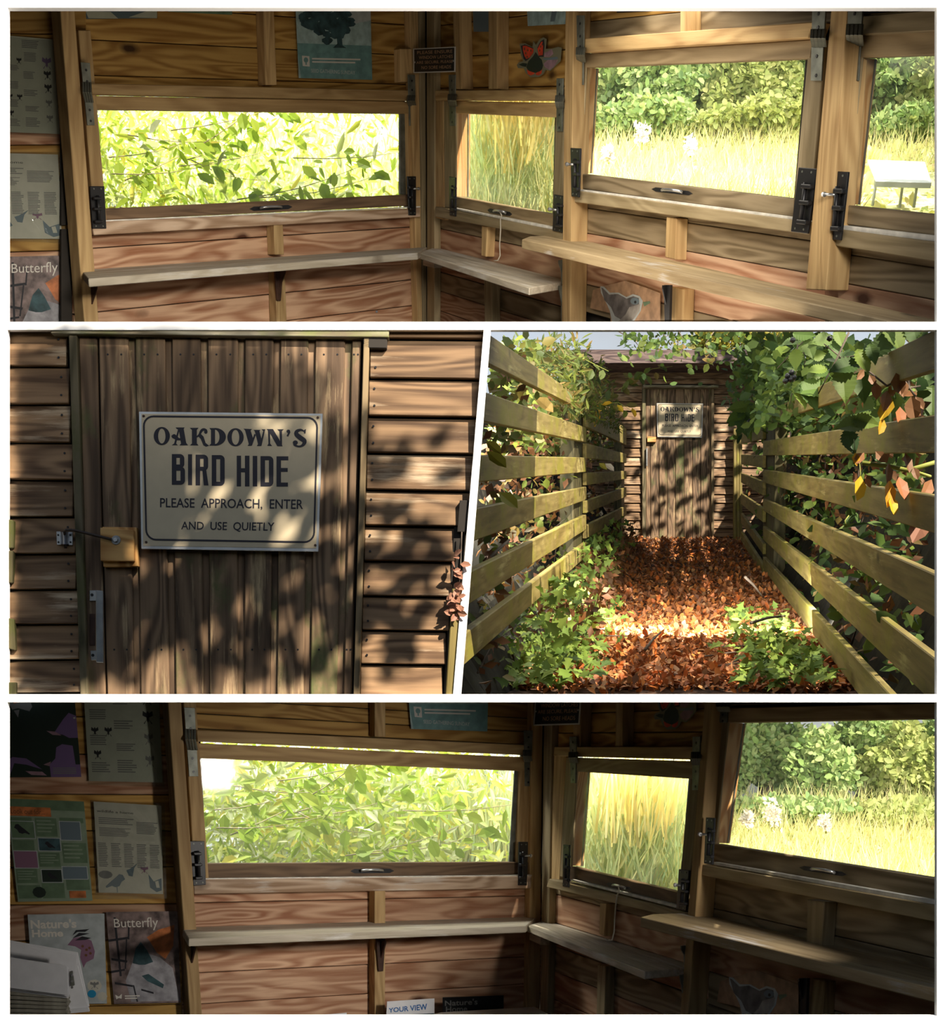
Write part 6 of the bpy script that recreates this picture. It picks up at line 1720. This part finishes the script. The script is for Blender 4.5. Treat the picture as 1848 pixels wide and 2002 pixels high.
# ---------------------------------------------------------------- leaf litter, fallen leaves, ivy
P_ = strip(26000, -.80, .86, 0, 0, 5.7, 18.0); P_[:, 2] += GH + RNG.uniform(.005, .035, len(P_))
o = foliage('leaf_litter', 'small', P_, .052, M['litter'], None, 'C', nbias=(0, -.2, 1.6), spread=.8); tag(o, 'deep litter of small brown fallen leaves covering the path', 'leaf litter', kind='stuff')
P_ = strip(3000, -.75, .8, 0, 0, 5.8, 17.5); P_[:, 2] += GH + RNG.uniform(.02, .045, len(P_))
o = foliage('leaf_litter', 'oval', P_, .050, M['litterbright'], None, 'C', nbias=(0, -.3, 1.4), spread=.8); tag(o, 'scattered bright orange fallen leaves over the darker litter', 'leaf litter', kind='stuff')
fx = 0
while fx < 300:
    Y = 5.95 + 3.2 * rt.random() ** 1.6; l = rt.uniform(-.72, .62) if rt.random() < .4 else rt.gauss(.1, .28)
    if not -.9 < l < .75: continue
    p = pp(l, GH + rt.uniform(.03, .055), Y)
    if not inpanel(np.array([tuple(p)]), 'C', .07).all(): continue
    lf = leaf_obj('fallen_leaf', 'oval', p, rt.uniform(.045, .072), (rt.uniform(-1, 1), rt.uniform(-1, 1), rt.uniform(-.2, .2)), (rt.uniform(-.5, .5), rt.uniform(-.8, .2), 1), M['litterbright'])
    tag(lf, 'curled orange beech leaf lying on the leafy path', 'leaf', 'orange leaves on the near path'); fx += 1
for side, (cx, sx, Y0, Y1, n, lb) in {'left': (-.60, .13, 5.95, 9.0, 170, 'ivy patch spreading from under the left fence, catching sun'), 'right': (.52, .13, 5.95, 8.2, 150, 'ivy patch on the right edge of the leafy path')}.items():
    iv = tag(empty('ivy', pp(cx, GH, 7), lb, 'ivy')); k = 0
    while k < n:
        Y = Y0 + (Y1 - Y0) * rt.random() ** 1.3; l = rt.gauss(cx, sx)
        p = pp(l, GH + rt.uniform(.04, .13), Y)
        if not (-1.0 < l < .78) or not inpanel(np.array([tuple(p)]), 'C', .09).all(): continue
        leaf_obj('leaf', 'ivy', p, rt.uniform(.055, .10), (rt.uniform(-1, 1), rt.uniform(-1, .4), rt.uniform(-.5, .1)), (rt.uniform(-.5, .5), rt.uniform(-1, -.1), 1), M['ivy'], iv); k += 1
    P_ = strip(450, cx - .22, cx + .20, GH + .03, GH + .12, Y0, Y1 + .6)
    tag(foliage('ivy_leaves', 'ivy', P_, .065, M['ivy'], iv, 'C', nbias=(0, -.6, 1.2)), kind='stuff')
    for j in range(10):
        Y = rt.uniform(Y0 + .2, Y1 - .5); p = pp(rt.gauss(cx, sx * .7), GH + .03, Y)
        q2 = p + EV * rt.uniform(-.3, .3) + Vector((rt.uniform(-.35, .35), 0, .02))
        if inpanel(np.array([tuple(p), tuple(q2)]), 'C', .03).all(): tube('runner', [p, (p + q2) / 2 + Vector((0, 0, .03)), q2], .004, M['twig'], iv, 5)
for (x0, y0, x1, y1, Y, lb) in ((1262, 1270, 1292, 1236, 6.9, 'straight brown stick lying on the left of the path'), (1468, 1218, 1535, 1204, 7.2, 'curved pale stick by the right ivy patch'), (948, 1102, 996, 1056, 5.4, 'pale bare stick poking out between the left boards'), (1457, 1128, 1490, 1165, 8.3, 'dark stick leaning at the foot of the right post'), (962, 1357, 968, 1336, 5.95, 'pinkish broken twig standing at the bottom left of the path')):
    tag(tube('stick', [at(x0, y0, Y), at((x0 + x1) / 2, (y0 + y1) / 2 - 3, Y + .1), at(x1, y1, Y + .2)], .009, M['twig'], None, 6, 'C', .6), lb, 'stick')
# grassy tangle along the foot of the left fence
P_ = strip(1500, -.80, -.45, GH, GH + .35, 7, 16)
tag(foliage('undergrowth', 'small', P_, .06, M['hedgedry'], hd, 'C', nbias=(.3, -.8, .4)), kind='stuff')
P_ = strip(900, -.82, -.5, GH, GH + .45, 6, 16)
tag(foliage('undergrowth', 'ivy', P_, .065, M['ivy'], hd, 'C', nbias=(.3, -.8, .4)), kind='stuff')

# tree out of the frame on the right that breaks up the sun on the path and the far door
t2 = tag(empty('shade_tree', (9, 8, 0), 'leafy tree beside the path that dappled the far door', 'tree'))
pts = []
def dap(p, cover, area, leafa):
    n_ = -math.log(1 - cover) * area / leafa
    return int(n_) + (rt.random() < n_ % 1)
for i in range(16):
    for j in range(20):
        x0, y0 = 1130 + i * 26, 684 + j * 20
        c = .85 if x0 < 1256 else (.25 if x0 > 1385 else (.82 if y0 < 890 else .36))
        if x0 > 1350 and y0 < 800: c = .45
        if 710 < y0 < 750: c = .7
        for _ in range(dap(0, c, 26 * 20 * (18.15 / F) ** 2, .012)):
            pts.append(BW.hit(x0 + 26 * rt.random(), y0 + 20 * rt.random()) + SUNV * rt.uniform(5.2, 6.4))
for i in range(14):
    for j in range(28):
        l0, Y0 = -.95 + i * .13, 5.6 + j * .44
        sunny = (Y0 < 7.6 and -.85 < l0 < -.2) or (Y0 < 7.4 and .15 < l0 < .5) or (9.3 < Y0 < 10.8 and -.4 < l0 < .3) or Y0 > 15.2
        for _ in range(dap(0, .30 if sunny else (.40 if -.45 < l0 < .45 else .72), .13 * .44, .012)):
            pts.append(pp(l0 + .13 * rt.random(), GH, Y0 + .44 * rt.random()) + SUNV * rt.uniform(5.2, 6.4))
P_ = np.array([tuple(p) for p in pts])
X_, Y_ = P_[:, 0] / P_[:, 1] * F + CX, CY - P_[:, 2] / P_[:, 1] * F
P_ = P_[X_ > 1875]
V_, F__ = leaf_arrays('oval', P_, RNG.uniform(.14, .22, len(P_)), rdir(len(P_)), rdir(len(P_)) * .6 + np.array(tuple(SUNV)))
tag(mesh_np('foliage', V_, F__, M['bramble'], t2), kind='stuff')

# ================================================================ what the windows look on


def blades(name, P, size, mat, up, lean, parent=None, kind='blade', pan=None):
    n = len(P); D_ = rdir(n) * lean + np.array(tuple(up)); N_ = rdir(n) + np.array((0, -1.0, .3))
    sz = size * RNG.uniform(.5, 1.3, n)
    V, F_ = leaf_arrays(kind, P, sz, D_, N_)
    return mesh_np(name, V, F_, mat, parent)


def pts_at(xs, ys, zs):
    return np.stack([(xs - CX) / F * zs, zs, -(ys - CY) / F * zs], 1)


def outlook(room, w1, zw, zp, gx, gy, zg, trees, reeds, rz, flo, tag_, extra=None):
    up = room.H
    # the shrub in front of the long window
    x0, x1, y0, y1 = w1
    bk = tag(empty('hedge', at((x0 + x1) / 2, y1 + 30, zp), 'near-white leaf screen added for bright sky gaps outside the long window, ' + tag_, 'hedge'))
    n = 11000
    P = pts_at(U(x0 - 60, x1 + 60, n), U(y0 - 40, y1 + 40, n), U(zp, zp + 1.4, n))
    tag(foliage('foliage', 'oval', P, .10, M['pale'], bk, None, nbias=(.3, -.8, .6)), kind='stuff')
    P = pts_at(x0 + (x1 - x0) * RNG.beta(2.2, 1.2, 1500), U(y1 - (y1 - y0) * .30, y1 + 30, 1500), U(zp - .8, zp, 1500))
    tag(blades('grass', P, .55, M['reed'], up, .35, bk), kind='stuff')
    sh = tag(empty('willow', at(x0, y1 + 60, zw), 'leafy willow crowding against the long window, ' + tag_, 'shrub'))
    n = 2600
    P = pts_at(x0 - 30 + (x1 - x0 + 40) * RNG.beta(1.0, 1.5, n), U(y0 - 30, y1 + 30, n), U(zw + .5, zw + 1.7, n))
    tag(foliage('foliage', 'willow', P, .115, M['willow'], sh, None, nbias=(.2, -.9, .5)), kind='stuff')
    rw = random.Random(5 + int(zw))
    for b in range(13):
        xa = x0 - 20 + (x1 - x0) * .72 * rw.random(); ya = y1 - (y1 - y0) * rw.uniform(-.1, .8); z = zw + rw.uniform(0, .5)
        xb = xa + rw.uniform(120, 290); yb = ya - rw.uniform(-40, 130)
        pt = [at(lerp(xa, xb, t), lerp(ya, yb, t) + 12 * math.sin(t * 3), z + .1 * t) for t in (0, .25, .5, .75, 1)]
        br = tube('branch', pt, .0038, M['twigpale'], sh, 5, taper=.35)
        for k in range(12):
            t = rw.uniform(.05, 1); x = lerp(xa, xb, t) + rw.uniform(-16, 16); y = lerp(ya, yb, t) + 12 * math.sin(t * 3) + rw.uniform(-14, 16)
            leaf_obj('leaf', 'willow' if rw.random() < .6 else 'oval', at(x, y, z - .02), rw.uniform(.06, .125), (rw.uniform(-.2, 1), rw.uniform(-.3, .3), rw.uniform(-1, .35)), (rw.uniform(-.5, .5), -1, rw.uniform(0, .9)), M['willownear'] if rw.random() < .85 else M['willow'], br)
    # meadow with trees beyond
    zy = lambda y: zg[0] + (zg[1] - zg[0]) * (gy[1] - y) / (gy[1] - gy[0])
    bm = bmesh.new(); xs, ysl = lin_(gx[0], gx[1], 12), lin_(gy[0], gy[1] + 20, 10)
    g = [[bm.verts.new(at(x, y, zy(y) + .12 * math.sin(x * .05 + y * .11))) for y in ysl] for x in xs]
    for i in range(12):
        for j in range(10): bm.faces.new((g[i][j], g[i + 1][j], g[i + 1][j + 1], g[i][j + 1]))
    tag(finish('meadow', bm, M['meadowsoil'], None, Matrix.Identity(4)), 'sunlit meadow ground outside the right windows, ' + tag_, 'meadow', kind='structure')
    n = 9000; ys = U(gy[0] - 4, gy[1] + 18, n); xs = U(gx[0], gx[1], n)
    if tag_ == 'bright room':                                    # trodden grass round the lectern
        k_ = ~((xs > 1675) & (xs < 1840) & (ys > 345)); xs, ys = xs[k_], ys[k_]
    tag(tag(blades('meadow_grass', pts_at(xs, ys, zy(ys)), .26, M['meadow'], up, .55), kind='stuff'), 'pale seeding grass all over the meadow, ' + tag_, 'grass')
    n = 2200; ys = gy[0] + (gy[1] - gy[0]) * RNG.beta(1.2, 1.8, n); xs = U(gx[0] + (gx[1] - gx[0]) * .25, gx[1], n)
    tag(tag(foliage('meadow_weeds', 'oval', pts_at(xs, ys, zy(ys) - .1), .10, M['meadow'], None, None, nbias=(0, -.6, .8)), kind='stuff'), 'low leafy weeds among the meadow grass, ' + tag_, 'weeds')
    rd = tag(empty('reed_bed', at((reeds[0] + reeds[1]) / 2, reeds[3], rz), 'tall yellow reeds filling the narrow window view, ' + tag_, 'reeds'))
    n = 2600; P = pts_at(U(reeds[0], reeds[1], n), U(reeds[2] + .25 * (reeds[3] - reeds[2]), reeds[3] + 25, n), U(rz, rz + .8, n))
    tag(blades('reed_blades', P, .42, M['reed'], up, .5, rd), kind='stuff')
    n = 260; P = pts_at(lerp(reeds[0], reeds[1], .5) + (reeds[1] - reeds[0]) * .22 * RNG.normal(size=n), U(reeds[2] + .1 * (reeds[3] - reeds[2]), lerp(reeds[2], reeds[3], .6), n), U(rz - .2, rz + .3, n))
    tag(blades('reed_blades', P, .62, M['straw'], up, .22, rd), kind='stuff')
    for (x, y, rx, ry, z, m_, lb) in trees:
        tr = tag(empty('tree', at(x, y + ry, z), lb + ', ' + tag_, 'tree'))
        tube('trunk', [at(x, y + ry * 1.25, z), at(x + 3, y, z), at(x, y - ry * .6, z)], .09, M['twig'], tr, 6, taper=.4)
        N_ = int(6500 * (rx * ry) / 5200) + 900
        cl = rdir(40) * np.array((1, .6, 1)) * (RNG.random(40) ** .4)[:, None]
        V0 = cl[RNG.integers(0, 40, N_)] * .75 + rdir(N_) * .32 * (RNG.random(N_) ** .4)[:, None]
        P0 = np.array(tuple(at(x, y, z))) + V0 * np.array((rx / F * z, .8, ry / F * z)) * 1.1
        tag(foliage('crown', 'oval', P0, .070 * z / 12, M[m_], tr, None, nbias=(.35, -.6, .6)), kind='stuff')
    for i, (x, y, s, z) in enumerate(flo):
        fw = tag(empty('seeding_plant', at(x, y + s, z), ('tall', 'right-hand', 'small')[i] + ' white fluffy seeding plant in the meadow, ' + tag_, 'plant', 'seeding plants, ' + tag_))
        tube('stem', [at(x, y + s * 1.4, z), at(x + 2, y, z), at(x + 3, y - s * .8, z)], .008, M['stemgreen'], fw, 5)
        P = np.array([tuple(at(x + RNG.normal() * s * .28, y + RNG.normal() * s * .42, z - .05)) for _ in range(150)])
        foliage('seed_heads', 'small', P, .045, M['flower'], fw)


outlook(A, (188, 790, 212, 410), 7.7, 10.6, (880, 1846), (264, 436), (9.2, 13.4),
        [(1215, 165, 75, 78, 14.2, 'tree', 'green tree at the left of the far hedge'), (1290, 200, 70, 70, 13.6, 'tree', 'mid green bush second from the left in the far hedge'), (1380, 150, 85, 80, 14.6, 'tree', 'tall dark tree in the middle of the far hedge'),
         (1460, 185, 100, 78, 13.8, 'treeyellow', 'broad yellow green tree right of the middle'), (1555, 160, 80, 80, 14.4, 'tree', 'dark tree beside the right edge of the large window'), (1740, 165, 70, 75, 14.2, 'tree', 'green tree seen in the cut-off window'),
         (1805, 190, 42, 80, 13.9, 'treeyellow', 'yellow green tree at the frame edge'), (1010, 225, 120, 55, 14.0, 'treeyellow', 'pale yellow bushes behind the reeds'), (1650, 190, 60, 60, 14.8, 'tree', 'tree hidden mostly by the window post'), (1250, 248, 130, 24, 12.9, 'tree', 'low green thicket before the left trees'), (1470, 250, 140, 24, 12.9, 'treeyellow', 'low yellow thicket before the right trees'), (1760, 262, 90, 26, 12.9, 'tree', 'low thicket behind the lectern')],
        (912, 1095, 225, 430), 8.6, [(1255, 262, 22, 11.2), (1350, 285, 16, 11.0), (1190, 300, 14, 10)], 'bright room')
# the information lectern on legs outside the last window
zl = 9.5
le = tag(empty('lectern', at(1757, 400, zl), 'bleached information lectern on thin legs outside the cut-off window', 'lectern'))
LP = Pl(at(1757, 335, zl), (1, 0, 0.0), (0, .75, .55))
slab('panel', LP, (1697, 312, 1809, 316, 1820.7, 352, 1712, 349), 0, .02, M['board'], le, .004)
slab('panel_frame', LP, (1710, 349, 1822, 352, 1822, 357, 1712, 354), .01, .04, M['boardleg'], le, .003)
for xa, ya, xb, yb in ((1714, 352, 1706, 402), (1766, 356, 1759, 406), (1794, 356, 1787, 406)):
    tube('leg', [at(xa, ya, zl - .02), at(xb, yb, zl)], .010, M['boardleg'], le, 6)

outlook(D, (392, 1012, 1480, 1694), 7.2, 9.6, (1100, 1850), (1588, 1775), (8.4, 11.4),
        [(1500, 1470, 80, 78, 12.6, 'tree', 'green tree at the left of the far hedge'), (1590, 1500, 75, 80, 12.0, 'tree', 'mid green bush second from the left in the far hedge'), (1690, 1460, 85, 85, 12.8, 'tree', 'tall dark tree in the middle of the far hedge'),
         (1770, 1500, 90, 85, 12.1, 'treeyellow', 'broad yellow green tree towards the right edge'), (1850, 1470, 70, 85, 12.6, 'tree', 'dark tree cut by the right edge'), (1240, 1540, 120, 50, 12.2, 'treeyellow', 'pale yellow bushes behind the reeds'), (1420, 1490, 60, 70, 12.9, 'tree', 'tree hidden mostly by the window frame'), (1540, 1582, 130, 22, 11.0, 'tree', 'low green thicket before the left trees'), (1770, 1588, 140, 24, 11.0, 'treeyellow', 'low yellow thicket before the right trees')],
        (1140, 1362, 1510, 1760), 7.9, [(1510, 1590, 26, 10.0), (1615, 1610, 14, 9.8), (1462, 1600, 14, 9.8)], 'dim room')
